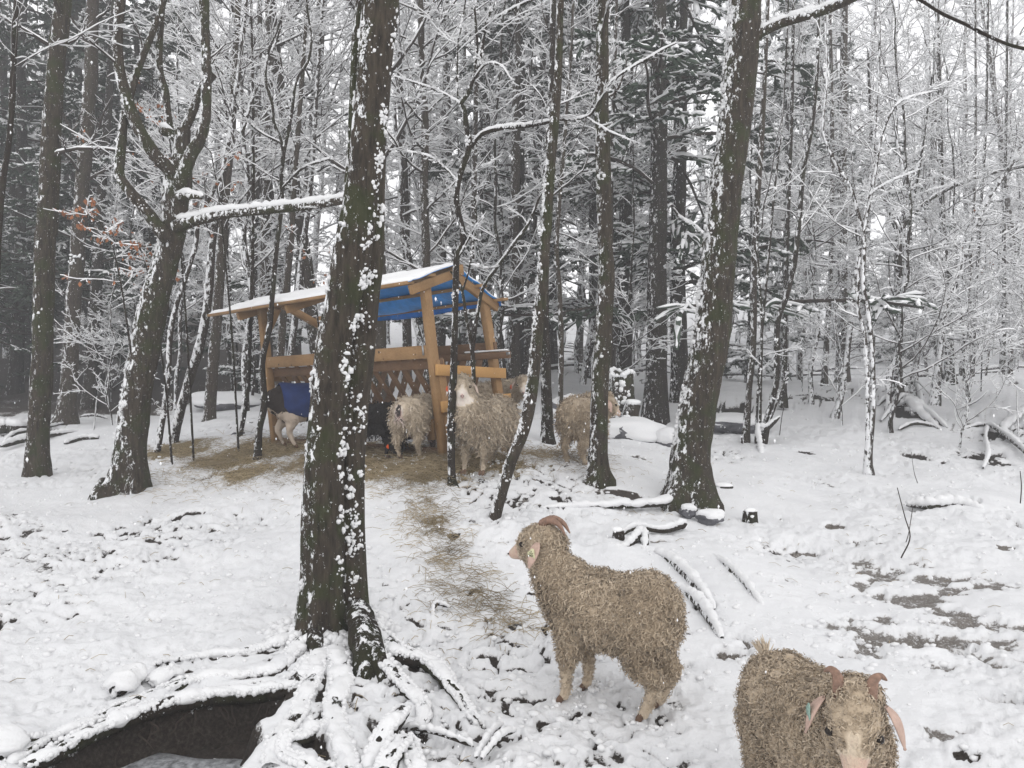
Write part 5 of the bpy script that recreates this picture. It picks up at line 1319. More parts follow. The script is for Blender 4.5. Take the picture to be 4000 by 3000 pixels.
# ---------------------------------------------------------------- hay and loose straw
def straw(n, areas, name, bagsize=(.05, .16), h=.03):
    b = Bag()
    c = []
    for (px, py, rx, ry, w) in areas:
        m = int(n * w); g = on_ground(px, py); g2 = on_ground(px, py - ry)
        c.append(np.stack([rng.normal(g[0], rx / F * g[1] * .6, m), rng.normal(g[1], abs(g2[1] - g[1]) * .6, m)], -1))
    c = np.vstack(c); n = len(c)
    z = surface(c[:, 0], c[:, 1])[0]
    a = rng.uniform(0, np.pi * 2, n); e = np.abs(rng.normal(0, .28, n)); L = rng.uniform(*bagsize, n)
    d = np.stack([np.cos(a) * np.cos(e), np.sin(a) * np.cos(e), np.sin(e)], -1)
    p0 = np.stack([c[:, 0], c[:, 1], z + rng.uniform(0, h, n)], -1)
    P = np.stack([p0, p0 + d * L[:, None] * .5 + [0, 0, .006], p0 + d * L[:, None] + np.array([0, 0, -.01])], 1)
    V, q = tubes(P, np.repeat(rng.uniform(.0010, .0022, n)[:, None], 3, 1), 3)
    o = link(name, Bag().add(V, q).mesh(name), M['straw']); tag(o, kind='stuff')
straw(7500, [(1000, 1780, 330, 40, .16), (1400, 1800, 420, 50, .30), (1800, 1830, 230, 40, .12), (2150, 1790, 200, 30, .12), (1600, 1900, 160, 50, .10), (1660, 2050, 90, 90, .05), (1740, 2200, 90, 130, .05), (1860, 2340, 90, 80, .03), (1970, 2430, 90, 60, .02), (820, 1850, 200, 50, .06), (2120, 2450, 80, 40, .008)], 'loose_hay')
straw(380, [(800, 2100, 500, 300, .3), (3200, 2100, 700, 300, .3), (1700, 2500, 300, 300, .2), (2500, 1950, 300, 100, .2)], 'scattered_stalks', (.03, .09), .01)

# small snowy clods breaking up the surface
def clods():
    n = 5200
    px = rng.uniform(-300, 4300, n); t = rng.random(n)
    Y = 2.6 * (13 / 2.6) ** t
    x = (px - 2000) / F * Y
    keep = (fbm2(x, Y, .7, 2, 91) + .2 + .6 * (px > 1400) * (px < 2400)) > rng.uniform(-.6, .9, n)
    keep &= ~((x < -.4) & (Y < 3.9))
    x, Y = x[keep], Y[keep]; z = surface(x, Y)[0]
    s = rng.uniform(0, 1, len(x)) ** 2 * .014 + .006
    b = Bag(); blobs(np.stack([x, Y, z], -1), np.stack([s * 1.4, s * 1.2, s], -1), b, .35, 0, seed=2)
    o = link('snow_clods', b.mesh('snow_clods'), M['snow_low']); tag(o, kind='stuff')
clods()


# ---------------------------------------------------------------- hay feeder with roof
def feeder():
    FRb, FRt = unp(1735, 1787, 7.6), unp(1658, 1100, 7.56)
    FLb, FLt = unp(1078, 1738, 9.36), unp(1022, 1205, 9.32)
    BRb, BRt = unp(1978, 1745, 8.26), unp(1885, 1146, 8.22)
    BLb, BLt = FLb + (BRb - FRb), FLt + (BRt - FRt)
    root = thing('hay_feeder', 'leaning pine hay feeder with slatted rack and blue tarp roof under snow', 'feeder', tuple((FRb + FLb + BRb + BLb) / 4))
    loc = Vector(root.location)
    def Q(u, v, w):
        """u 0 right end .. 1 left end, v 0 front .. 1 back, w 0 foot .. 1 post top"""
        b = (1 - u) * (1 - v) * FRb + u * (1 - v) * FLb + (1 - u) * v * BRb + u * v * BLb
        t = (1 - u) * (1 - v) * FRt + u * (1 - v) * FLt + (1 - u) * v * BRt + u * v * BLt
        return b * (1 - w) + t * w
    U = unit(FLb - FRb); V = unit(BRb - FRb); W = unit(FRt - FRb)
    def board(name, a, b, w, h, up, mat='wood', ext=0.0, label=None):
        c = (np.asarray(a) + np.asarray(b)) / 2
        vv, ff = box_between(a - c, b - c, w, h, up, ext)
        o = link(name, mesh(name, vv, ff, False), M[mat], root)
        o.location = tuple(c - np.array(loc))
        md = o.modifiers.new('bevel', 'BEVEL'); md.width = .003; md.segments = 1
        if label: o['label'] = label
        return o
    H = np.linalg.norm(FRt - FRb)
    # posts
    for (u, v) in ((0, 0), (1, 0), (0, 1), (1, 1)):
        board('post', Q(u, v, -.06), Q(u, v, 1.0), .075, .085, V, 'wood')
    # doubled stud beside the front right post and the back one
    board('stud', Q(-.01, .085, -.05), Q(-.01, .06, .56), .04, .09, V, 'wood')
    # rails
    board('rail', Q(-.0, -.02, .605), Q(1.02, -.02, .605), .04, .125, W, 'wood')
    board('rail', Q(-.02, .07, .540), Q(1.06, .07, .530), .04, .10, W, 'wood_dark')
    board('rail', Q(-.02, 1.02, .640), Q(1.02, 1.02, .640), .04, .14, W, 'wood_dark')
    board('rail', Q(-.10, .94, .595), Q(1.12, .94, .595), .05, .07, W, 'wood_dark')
    # end boards, bright new timber
    board('end_board', Q(-.022, -.04, .500), Q(-.022, 1.10, .480), .035, .105, W, 'wood_bright', label='fresh orange pine board across the open end')
    board('end_board', Q(-.022, -.02, .290), Q(-.022, 1.12, .315), .035, .105, W, 'wood_bright', label='fresh orange pine board low across the open end')
    board('end_board', Q(1.02, -.02, .50), Q(1.02, 1.02, .50), .035, .10, W, 'wood')
    board('end_board', Q(1.02, -.02, .30), Q(1.02, 1.02, .30), .035, .10, W, 'wood')
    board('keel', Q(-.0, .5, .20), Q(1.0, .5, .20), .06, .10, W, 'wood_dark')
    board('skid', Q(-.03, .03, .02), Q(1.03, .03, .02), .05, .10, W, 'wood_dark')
    board('block', Q(.045, -.01, .10), Q(.045, -.01, .22), .09, .05, V, 'wood')
    # slats of the V-shaped rack
    ns = 13
    for i in range(ns):
        u = .045 + i * (.91 / (ns - 1))
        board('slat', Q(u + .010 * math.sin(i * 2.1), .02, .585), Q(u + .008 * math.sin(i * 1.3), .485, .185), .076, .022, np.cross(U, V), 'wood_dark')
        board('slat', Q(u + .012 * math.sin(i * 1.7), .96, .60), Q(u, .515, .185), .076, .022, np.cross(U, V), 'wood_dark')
    # snow lying on the inner rail
    def lay_snow(a, b, w, h, n=40):
        t = np.linspace(0, 1, n)[:, None]; P = a * (1 - t) + b * t
        R = np.full(n, w) * (1 + .3 * noise3(P * 9, 4)); R[[0, -1]] *= .4
        vv, q = tubes(P[None], R[None], 8, flat=h / w)
        o = link('snow', Bag().add(vv, q).mesh('snow'), M['snow'], root); o.location = -loc; o['kind'] = 'stuff'
    lay_snow(Q(.30, .055, .575), Q(1.12, .06, .566), .024, .010)
    lay_snow(Q(-.10, .94, .625), Q(.12, .94, .625), .024, .010)
    # roof frame: gable rafters, eave and ridge boards
    eF, rd, eB = (-.30, .955), (.46, 1.105), (1.20, .935)
    def RF(u, s, dz=0):
        """point on the roof: s -1 front eave .. 0 ridge .. 1 back eave"""
        if s < 0: v, w = rd[0] + (rd[0] - eF[0]) * s, rd[1] + (rd[1] - eF[1]) * s
        else: v, w = rd[0] + (eB[0] - rd[0]) * s, rd[1] + (eB[1] - rd[1]) * s
        return Q(u, v, w) + W * dz
    for u in (-.015, .70, 1.05):
        board('rafter', RF(u, -.98, -.045), RF(u, .02, -.035), .045, .088, W, 'wood')
        board('rafter', RF(u, -.02, -.045), RF(u, .98, -.035), .045, .088, W, 'wood')
    board('ridge_board', RF(-.06, 0, -.02), RF(1.22, 0, -.02), .04, .10, W, 'wood')
    board('purlin', RF(-.03, -.55, .022), RF(1.25, -.55, .022), .10, .03, W, 'wood')
    board('purlin', RF(-.02, -.97, .022), RF(1.27, -.97, .022), .09, .03, W, 'wood')
    board('purlin', RF(-.05, .52, .022), RF(.80, .52, .022), .10, .03, W, 'wood')
    board('purlin', RF(-.07, .93, .022), RF(.80, .93, .022), .09, .03, W, 'wood')
    for u in (1.0,):
        board('knee_brace', Q(u, .02, .80), Q(u + (.11 if u == 0 else -.11), .02, .985), .04, .08, V, 'wood')
    # blue tarp sagging a little between the boards, its back edge hanging
    nu, ns_ = 70, 40
    us = np.linspace(-.035, 1.33, nu); ss = np.linspace(-1.05, 1.14, ns_)
    G = np.zeros((nu, ns_, 3))
    for i, u in enumerate(us):
        for j, s in enumerate(ss):
            ue = -.035 + (u + .035) / 1.365 * (1.26 + .035)
            if s > .05: ue = min(ue, .74 + .05 * math.sin(s * 9))
            p = RF(ue, np.clip(s, -1.03, 1.0), .045)
            sag = .035 * abs(math.sin(math.pi * s * 2)) * (.5 + .5 * math.sin(u * 9 + s * 3))
            p = p - W * sag
            if s > 1.0: p = p - W * (s - 1.0) * .35 + V * .01 * math.sin(u * 23)
            if s > .55 and u < 1.1: p = p - W * .035 * math.sin(math.pi * min(1, (s - .55) / .45)) * math.sin(math.pi * np.clip(u, 0, 1))
            G[i, j] = p
    def sheet(name, A, B, mat):
        n, m, _ = A.shape
        i = np.arange(n * m).reshape(n, m)
        top = np.stack([i[:-1, :-1], i[1:, :-1], i[1:, 1:], i[:-1, 1:]], -1).reshape(-1, 4)
        k = n * m
        e = np.concatenate([i[0], i[1:, -1], i[-1, -2::-1], i[-2:0:-1, 0]])
        rim = np.stack([e, np.roll(e, -1), np.roll(e, -1) + k, e + k], -1)
        V_ = np.vstack([A.reshape(-1, 3), B.reshape(-1, 3)])
        o = link(name, mesh(name, V_, np.vstack([top, top[:, ::-1] + k, rim])), M[mat], root); o.location = -loc
        return o
    sheet('tarp', G + W * .002, G - W * .002, 'tarp')
    nz = noise3(G * 6, 3) * .010 + noise3(G * 20, 4) * .005
    th = np.full((nu, ns_), .030) + nz
    edge = np.minimum(np.minimum(np.arange(nu), np.arange(nu)[::-1])[:, None] / 2.0, np.minimum(np.arange(ns_), np.arange(ns_)[::-1])[None] / 1.5)
    th *= np.clip(edge, .12, 1) ** .5
    th[:, ss > 1.01] = .003
    th[(us < .06)][:, (ss > .15)] *= .5
    keep = ss <= 1.0
    Gs, ts = G[:, keep], th[:, keep].copy(); ts[:, -1] = .004
    sheet('roof_snow', Gs + W * (ts + .003)[..., None], Gs + W * .0028, 'snow')
    # metal plates
    def plate(c, w, h):
        vv, ff = box_between(c - W * h / 2, c + W * h / 2, w, .004, V)
        o = link('bracket', mesh('bracket', vv, ff, False), M['metal'], root); o.location = -loc
    plate(Q(.028, -.055, .615), .02, .10)
    plate(Q(-.105, .90, .600), .05, .03)
    plate(Q(.05, .92, .62), .04, .05)
feeder()

# ---------------------------------------------------------------- goats
def union_mesh(name, chains, voxel):
    """one continuous skin over chains of [x y z r (ry scale)]"""
    bag = Bag()
    for ch in chains:
        ch = np.asarray(ch, float)
        m = max(3, int(len(ch) * 5))
        S = resample(ch, m)
        for s in S:
            V = ICO1_V * s[3]
            if len(s) > 4: V = V * np.array([1, s[4], 1])
            bag.add(V + s[:3], ICO1_F)
    me = bag.mesh('tmp')
    o = bpy.data.objects.new('tmp', me); C.objects.link(o)
    md = o.modifiers.new('r', 'REMESH'); md.mode = 'VOXEL'; md.voxel_size = voxel
    dg = bpy.context.evaluated_depsgraph_get(); dg.update()
    out = bpy.data.meshes.new_from_object(o.evaluated_get(dg))
    bpy.data.objects.remove(o)
    n = len(out.vertices); V = np.empty(n * 3); out.vertices.foreach_get('co', V); V = V.reshape(-1, 3)
    E = np.empty(len(out.edges) * 2, np.int32); out.edges.foreach_get('vertices', E); E = E.reshape(-1, 2)
    for _ in range(8):
        s = np.zeros_like(V); c = np.zeros(n)
        for a, b in ((0, 1), (1, 0)):
            np.add.at(s, E[:, a], V[E[:, b]]); np.add.at(c, E[:, a], 1)
        V = V + .5 * (s / np.maximum(c, 1)[:, None] - V)
    out.name = name
    return out, V

def leaf_tube(P, Wd, Th, wdir, ndir, sides=12):
    P = np.asarray(P, float); k = len(P); a = np.arange(sides) / sides * 2 * np.pi
    V = P[:, None] + np.asarray(Wd)[:, None, None] * np.cos(a)[None, :, None] * wdir + np.asarray(Th)[:, None, None] * np.sin(a)[None, :, None] * ndir
    i = np.arange(k * sides).reshape(k, sides); j = np.roll(np.arange(sides), -1)
    return V.reshape(-1, 3), np.stack([i[:-1], i[:-1][:, j], i[1:][:, j], i[1:]], -1).reshape(-1, 4)

_foot = []
def goat(label, at, heading, s=1.0, hc=(.35, 0, .70), look=(.93, 0, -.30), mat='fleece', locks=3000, lk=(.045, .0030, .0075), voxel=.014, horns=None, tags=(), ear='ear', bulk=1.0,
         feet=None, body_dz=0.0, tail_up=False, wool_legs=.17, tint=None, extra=None, ear_len=.125, neck_r=1.0, lock_down=.75, name='angora_goat', sides=3, face_wool=True, belly=0.0, group='mohair goats', mz=.84, tail_t=.35, rump=0.0):
    at = np.asarray(at, float)
    root = thing(name, label, 'goat', tuple(at), group)
    root.rotation_euler = (0, 0, heading); root.scale = (s, s, s)
    hc = np.asarray(hc, float); fwd = unit(np.asarray(look, float))
    sd = unit(np.cross([0, 0, 1.0], fwd)); hu = np.cross(fwd, sd)
    fe = dict(fl=(.18, .085), fr=(.20, -.085), rl=(-.22, .085), rr=(-.20, -.085))
    if feet: fe.update(feet)
    B = bulk
    body = [[-.285 + rump, 0, .470 + body_dz, .120 * B, .95], [-.20 + rump * .5, 0, .452 + body_dz, .165 * B, .98], [-.05, 0, .432, .188 * B, 1.0], [.10, 0, .440, .180 * B, .96], [.20, 0, .450, .160 * B, .92], [.255, 0, .475, .125 * B, .9]]
    nk = np.array([.20, 0, .50])
    mid = nk * .5 + hc * .5 + np.array([.02, 0, -.02])
    throat = [[*(hc * .62 + nk * .38 - np.array([0, 0, .015])), .100 * neck_r, .9], [*(hc - hu * .075 + fwd * .012), .070, .85], [*(hc - hu * .05 + fwd * .05), .045, .85]]
    neck = [[*nk, .145 * B * neck_r, .9], [*mid, .112 * B * neck_r, .9], [*(hc - fwd * .045 - hu * .02), .088 * neck_r, .9]]
    head = [[*(hc - fwd * .02 + hu * .012), .090, .90], [*(hc + fwd * .035 + hu * .0), .078, .86], [*(hc + fwd * .085 - hu * .018), .055, .80], [*(hc + fwd * .125 - hu * .028), .040, .82], [*(hc + fwd * .152 - hu * .034), .032, .95]]
    chains = [body, neck, head, throat]
    for k, (fx, fy) in fe.items():
        z0 = .0
        if k[0] == 'f':
            chains.append([[.17, fy * .85, .36, .082 * B], [fx * .5 + .085, fy, .25, .052], [fx, fy, .165, .038], [fx, fy, .10, .028], [fx + .002, fy, .055, .027], [fx + .012, fy, .030, .030]])
        else:
            chains.append([[-.22, fy * .9, .38, .094 * B], [-.16 + (fx + .2) * .4, fy * 1.05, .275, .066], [fx - .045, fy, .185, .042], [fx - .02, fy, .11, .031], [fx + .0, fy, .055, .028], [fx + .012, fy, .030, .030]])
    me, V = union_mesh('goat_body', chains, voxel)
    n = len(V)
    # where is skin, hair, wool
    rel = V - hc; a = rel @ fwd; lat = np.abs(rel @ sd); up = rel @ hu
    onhead = (np.linalg.norm(rel - fwd * .06, axis=1) < .155)
    muzzle = sstep(.082, .112, a - .55 * np.maximum(up + .01, 0) - .25 * np.maximum(lat - .03, 0)) * onhead
    bridge = sstep(.060, .085, a) * (1 - sstep(.010, .022, lat)) * (up > -.01) * onhead
    muzzle = np.maximum(muzzle, bridge * .9)
    cheek = np.exp(-((a - .05) / .04) ** 2) * onhead
    legs = 1 - sstep(wool_legs - .04, wool_legs + .01, V[:, 2])
    T = .30 + .10 * noise3(V * 7, 3)
    T = T * (1 - legs) + legs * .45
    T = T * (1 - muzzle) + muzzle * (mz + .04 * noise3(V * 30, 5))
    nose = sstep(.150, .168, a) * onhead
    T = np.where(nose > .5, .93, T)
    if tint is not None: T = tint(V, T, muzzle, legs)
    me.vertices.foreach_set('co', V.astype(np.float32).ravel()); me.update()
    N = np.empty(n * 3); me.vertex_normals.foreach_get('vector', N); N = N.reshape(-1, 3)
    wool = (1 - muzzle) * (1 - legs)
    V = V + N * (wool * (.010 * noise3(V * 16, 7) + .006 * noise3(V * 38, 8)))[:, None]
    me.vertices.foreach_set('co', V.astype(np.float32).ravel()); me.update()
    attr(me, 'tint', T)
    me.polygons.foreach_set('use_smooth', np.ones(len(me.polygons), bool))
    me.materials.clear(); body_o = link('body', me, M[mat], root)
    # curly locks
    w = np.clip(1 - muzzle * 1.6, 0, 1) * np.clip(1 - legs * .6, 0, 1) * sstep(.03, .08, V[:, 2])
    if not face_wool: w *= np.where(onhead & (a > -.01), .25, 1)
    pr = w / w.sum(); L, tr, cr = lk
    i = rng.choice(n, locks, p=pr)
    G = np.array([0, 0, -1.0]); Ni = N[i]
    dn = G - (Ni @ G)[:, None] * Ni
    back = np.array([-1.0, 0, 0]); bk = back - (Ni @ back)[:, None] * Ni
    D = unit(.42 * Ni + lock_down * dn + .25 * bk + .42 * rng.normal(size=(locks, 3)))
    Ur = unit(np.cross(D, rng.normal(size=(locks, 3)))); Wr = np.cross(D, Ur)
    k = 7; t = np.linspace(0, 1, k)
    ll = L * rng.uniform(.6, 1.3, locks) * np.where(onhead[i], .62, 1) * (1 - .55 * (V[i, 2] < .20))
    ph = rng.uniform(0, 6.28, locks)[:, None]; tw = rng.uniform(7, 12, locks)[:, None]
    amp = cr * np.minimum(1, t * 2.5)[None] * rng.uniform(.6, 1.3, locks)[:, None]
    P = V[i][:, None] - Ni[:, None] * .004 + D[:, None] * (ll[:, None] * t)[..., None] + Ur[:, None] * (amp * np.cos(ph + tw * t))[..., None] + Wr[:, None] * (amp * np.sin(ph + tw * t))[..., None]
    P[..., 2] -= .25 * ll[:, None] * t[None] ** 2
    R = tr * np.array([1.0] * (k - 1) + [.3])[None] * rng.uniform(.7, 1.25, locks)[:, None]
    # each lock a curled ribbon
    Tt = unit(np.gradient(P, axis=1)); wv = unit(np.cross(Tt, np.broadcast_to(Ni[:, None], Tt.shape)) + .35 * rng.normal(size=(locks, 1, 3)))
    Vt = np.stack([P - wv * R[..., None] * 1.1, P + wv * R[..., None] * 1.1], 2).reshape(-1, 3)
    ii = np.arange(locks * k * 2).reshape(locks, k, 2)
    q = np.stack([ii[:, :-1, 0], ii[:, :-1, 1], ii[:, 1:, 1], ii[:, 1:, 0]], -1).reshape(-1, 4)
    tt = np.clip(T[i] + rng.normal(0, .10, locks), 0, .98)
    b = Bag(); b.add(Vt, q, np.repeat(tt, k * 2))
    o = link('fleece', b.mesh('fleece', True, 'tint'), M[mat], root); o['kind'] = 'stuff'
    # hooves: two claws each
    for kx, (fx, fy) in fe.items():
        for e in (-1, 1):
            hv = [[fx + .018, fy + e * .012, .026, .016], [fx + .030, fy + e * .014, .010, .016], [fx + .034, fy + e * .014, .002, .012]]
            vv, qq = tubes(np.array(hv)[None, :, :3], np.array(hv)[None, :, 3], 8)
            bb = Bag().add(vv, qq); blobs([hv[0][:3], hv[2][:3]], np.array([.016, .012]), bb, 0, 0)
            link('hoof', bb.mesh('hoof'), M['hoof'], root)
    # eyes, ears, nostrils
    for e in (-1, 1):
        c = hc + fwd * .062 + sd * e * .064 + hu * .016
        bb = Bag(); blobs([c], np.array([.0135]), bb, 0, 1); link('eye', bb.mesh('eye'), M['eye'], root)
        bb = Bag(); blobs([hc + fwd * .172 + sd * e * .011 - hu * .030], np.array([[.007, .004, .005]]), bb, 0, 0); link('nostril', bb.mesh('nostril'), M['eye'], root)
        base = hc - fwd * .035 + sd * e * .082 + hu * .020
        d0 = unit(sd * e * .75 + np.array([0, 0, -.35])); d1 = unit(np.array([0, 0, -1.0]) + sd * e * .25 + fwd * .22)
        kk = 9; tq = np.linspace(0, 1, kk); EP = [base]
        for j in range(1, kk):
            EP.append(EP[-1] + unit(d0 * (1 - tq[j]) ** 2 + d1 * (.35 + tq[j])) * ear_len / (kk - 1))
        wd = np.array([.012, .022, .029, .032, .031, .028, .023, .016, .005]) * ear_len / .125
        ndir = unit(sd * e + fwd * .35); wdir = unit(np.cross(ndir, [0, 0, 1.0]))
        vv, qq = leaf_tube(EP, wd, wd * .22 + .001, wdir, ndir)
        bb = Bag().add(vv, qq); blobs([EP[-1]], np.array([.005]), bb, 0, 0)
        eo = link('ear', bb.mesh('ear'), M[ear], root)
        for (te, tm, tz) in tags:
            if te == e:
                c = EP[3] * (1 - tz) + EP[5] * tz + ndir * .012
                nn = 7; an = np.linspace(0, 2 * np.pi, 24, endpoint=False)
                rr = .023 * (1 + .22 * np.cos(3 * an + .5))
                vt = [c + ndir * q_ + (wdir * np.cos(x) + np.array([0, 0, 1.0]) * np.sin(x)) * r_ for q_ in (-.0015, .0015) for x, r_ in zip(an, rr)]
                vt += [c - ndir * .0015, c + ndir * .0015]
                ff = [(j, (j + 1) % 24, 48) for j in range(24)] + [(24 + (j + 1) % 24, 24 + j, 49) for j in range(24)]
                f4 = [(j, j + 24, (j + 1) % 24 + 24, (j + 1) % 24) for j in range(24)]
                bb = Bag(); bb.add(np.array(vt), np.array(ff)); bb.T_ = 0
                bb.Q.append(np.array(f4)); to = link('ear_tag', bb.mesh('ear_tag', False), M[tm], root)
                if tm == 'tag_y':
                    db = Bag()
                    for (qx, qy) in ((0, .011), (-.008, .004), (.008, .004), (-.010, -.006), (-.003, -.008), (.004, -.008), (.010, -.006), (0, .001)):
                        rg = c + ndir * .002 + wdir * qx + np.array([0, 0, 1.0]) * qy
                        aa = np.linspace(0, 2 * np.pi, 9); ring = np.array([rg + (wdir * np.cos(x) + np.array([0, 0, 1.0]) * np.sin(x)) * .0026 for x in aa])
                        v2, q2 = tubes(ring[None], np.full((1, 9), .0009), 4); db.add(v2, q2)
                    link('tag_print', db.mesh('tag_print'), M['tag_dot'], to)
    if horns:
        for e in (-1, 1):
            HP = np.array([hc + fwd * p[0] + sd * e * p[1] + hu * p[2] for p in horns[0]])
            S = resample(HP, 40); t = np.linspace(0, 1, 40)
            R = (.0205 * (1 - t) ** .75 + .003) * (1 + .06 * np.sin(t * 85) * (1 - t))
            vv, qq = tubes(S[None], R[None], 14)
            bb = Bag().add(vv, qq); blobs([S[-1]], np.array([.0035]), bb, 0, 0)
            link('horn', bb.mesh('horn'), M['horn'], root)
    # snow pushed up round the feet
    if locks > 2500:
        sbg = Bag()
        for kx, (fx, fy) in fe.items():
            nn = 26; aa = rng.uniform(0, 6.28, nn); rr = rng.uniform(.035, .085, nn)
            zz = np.array([gz(*(at[:2] + s * np.array([math.cos(heading) * (fx + math.cos(q_) * r_) - math.sin(heading) * (fy + math.sin(q_) * r_), math.sin(heading) * (fx + math.cos(q_) * r_) + math.cos(heading) * (fy + math.sin(q_) * r_)]))) for q_, r_ in zip(aa, rr)])
            wx = at[0] + s * (math.cos(heading) * (fx + np.cos(aa) * rr) - math.sin(heading) * (fy + np.sin(aa) * rr)); wy = at[1] + s * (math.sin(heading) * (fx + np.cos(aa) * rr) + math.cos(heading) * (fy + np.sin(aa) * rr))
            _foot.append((np.stack([wx, wy, zz], -1), rng.uniform(.005, .014, nn)))
    # tail tuft
    tb_ = Bag(); m = 60; c0 = np.array([-.370 * (.4 + .6 * B) + rump, 0, .54 + body_dz])
    dd = unit(np.array([-.45, 0, .55 if tail_up else -.9]) + rng.normal(size=(m, 3)) * .15)
    P = c0 + rng.normal(size=(m, 3)) * .008; PT = np.stack([P, P + dd * .04, P + dd * .08 + [0, 0, -.01]], 1)
    vv, qq = tubes(PT, np.repeat(np.array([[.004, .004, .001]]), m, 0), 3); tb_.add(vv, qq, tail_t)
    link('tail', tb_.mesh('tail', True, 'tint'), M[mat], root)
    if extra: extra(root, V, N, T)
    return root

def to_local(p, at, heading, s=1.0):
    d = (np.asarray(p, float) - np.asarray(at, float)) / s
    c, n = math.cos(-heading), math.sin(-heading)
    return np.array([d[0] * c - d[1] * n, d[0] * n + d[1] * c, d[2]])
def gz(x, y): return float(surface(np.array([x]), np.array([y]))[0][0])
def look_to(p, at, heading, down=0.0, turn=0.0):
    """unit vector from the head towards the camera, in the goat's own axes"""
    d = np.array([-p[0], -p[1], 0.0]); d = unit(d)
    a = math.atan2(d[1], d[0]) - heading + turn
    return np.array([math.cos(a), math.sin(a), -down])

# 1 near goat in profile
h = math.radians(149); at = np.array([.455, 3.60, 0]); at[2] = gz(at[0], at[1]) - .012
def g1_tint(V, T, mz, lg):
    rump = sstep(.30, .37, -V[:, 0]) * sstep(.18, .3, V[:, 2]) * (1 - sstep(.50, .56, V[:, 2]))
    return T * (1 - rump * .8) + .74 * rump * .8
goat('horned curly-fleeced goat standing in profile looking left, yellow ear tag, near the middle', at, h, 1.0, hc=(.365, .02, .70), look=(.95, .05, -.20), locks=17000, lk=(.031, .0022, .0085), voxel=.012, rump=.085, body_dz=.025, tail_t=.70, bulk=.95, wool_legs=.175,
     horns=[[(-.030, .018, .072), (-.050, .020, .098), (-.090, .022, .104), (-.130, .024, .078), (-.152, .026, .030)]], tags=((1, 'tag_y', .35),), tint=g1_tint,
     feet=dict(fl=(.19, .085), fr=(.16, -.085), rl=(-.195, .08), rr=(-.205, -.085)))
# 2 horned goat at the bottom right
h = math.radians(-83); at = np.array([.955, 2.52, 0]); at[2] = gz(at[0], at[1]) - .005
hp = unp(3338, 2800, 2.10)
goat('horned goat facing the camera at the bottom right, head lowered, green tag in its ear', at, h, .93, hc=to_local(hp, at, h, .93), look=look_to(hp, at, h, .85, .0), locks=17000, lk=(.027, .0018, .0080), voxel=.012, tail_t=.72,
     horns=[[(-.03, .036, .046), (-.055, .042, .070), (-.080, .050, .078), (-.096, .066, .074), (-.096, .082, .058)]], tags=((-1, 'tag_g', .3),), tail_up=True, bulk=1.0, ear_len=.12)
# 3 big goat at the feeder looking back at the camera
h = math.radians(-120); p0 = unp(1898, 1835, 7.2); at = p0.copy(); at[2] = gz(at[0], at[1]) - .01
hp = unp(1806, 1508, 6.98)
goat('large long-fleeced goat by the feeder post turning its white face to the camera', at, h, 1.04, hc=to_local(hp, at, h, 1.04), look=look_to(hp, at, h, .28), locks=4600, lk=(.060, .0036, .010), voxel=.017, bulk=1.14, mz=.76,
     mat='fleece_grey', ear='ear_grey', tags=((-1, 'tag_o', .6),), wool_legs=.10, neck_r=1.0, feet=dict(rl=(-.26, .09), rr=(-.20, -.09)))
# 4 goat behind the end of the feeder
h = math.radians(8); p0 = unp(1890, 1690, 8.9); at = p0.copy(); at[2] = gz(at[0], at[1]) - .01
hp = unp(2046, 1500, 8.6)
goat('goat looking out from behind the right end of the feeder, orange tag under its ear', at, h, 1.05, hc=to_local(hp, at, h, 1.05), look=look_to(hp, at, h, .35), locks=2000, lk=(.050, .0048, .010), voxel=.019, tags=((-1, 'tag_o', .9),), mat='fleece_grey', ear='ear_grey', mz=.78)
# 5 goat eating, seen from behind
h = math.radians(70); p0 = unp(1628, 1782, 7.7); at = p0.copy(); at[2] = gz(at[0], at[1]) - .01
def g5_tint(V, T, mz, lg):
    tp = np.exp(-(((V[:, 1]) / .045) ** 2 + ((V[:, 2] - .47) / .07) ** 2)) * (V[:, 0] < -.30)
    low = (V[:, 0] > -.12) * (1 - sstep(.24, .34, V[:, 2]))
    T = T + .12
    return T * (1 - np.clip(tp * 1.3 + low, 0, 1)) + .99 * np.clip(tp * 1.3 + low, 0, 1)
goat('beige goat with its rump to the camera feeding between the rack and the right post', at, h, .94, hc=(.40, -.02, .40), look=(.75, 0, -.65), locks=2600, lk=(.060, .0042, .009), voxel=.017, mat='fleece_grey', tint=g5_tint, wool_legs=.08, lock_down=1.1, feet=dict(rl=(-.20, .10), rr=(-.14, -.10)), tail_t=.99)
# 6 black goat, head down, left of it
h = math.radians(-22); p0 = unp(1465, 1765, 7.95); at = p0.copy(); at[2] = gz(at[0], at[1]) - .01
goat('black goat with lowered head and orange ear tag feeding just right of the double trunk', at, h, .86, hc=(.36, -.10, .17), look=(.45, -.3, -.9), locks=1500, lk=(.06, .0042, .009), voxel=.02, mat='fleece_black', ear='ear_dark', tags=((-1, 'tag_o', .7),), name='black_goat')
h = math.radians(170); p0 = unp(1690, 1770, 8.15); at = p0.copy(); at[2] = gz(at[0], at[1]) - .01
goat('black goat mostly hidden behind the feeding beige goat', at, h, .80, hc=(.36, .0, .22), look=(.6, 0, -.8), locks=900, lk=(.06, .0045, .009), voxel=.022, mat='fleece_black', ear='ear_dark', name='black_goat')
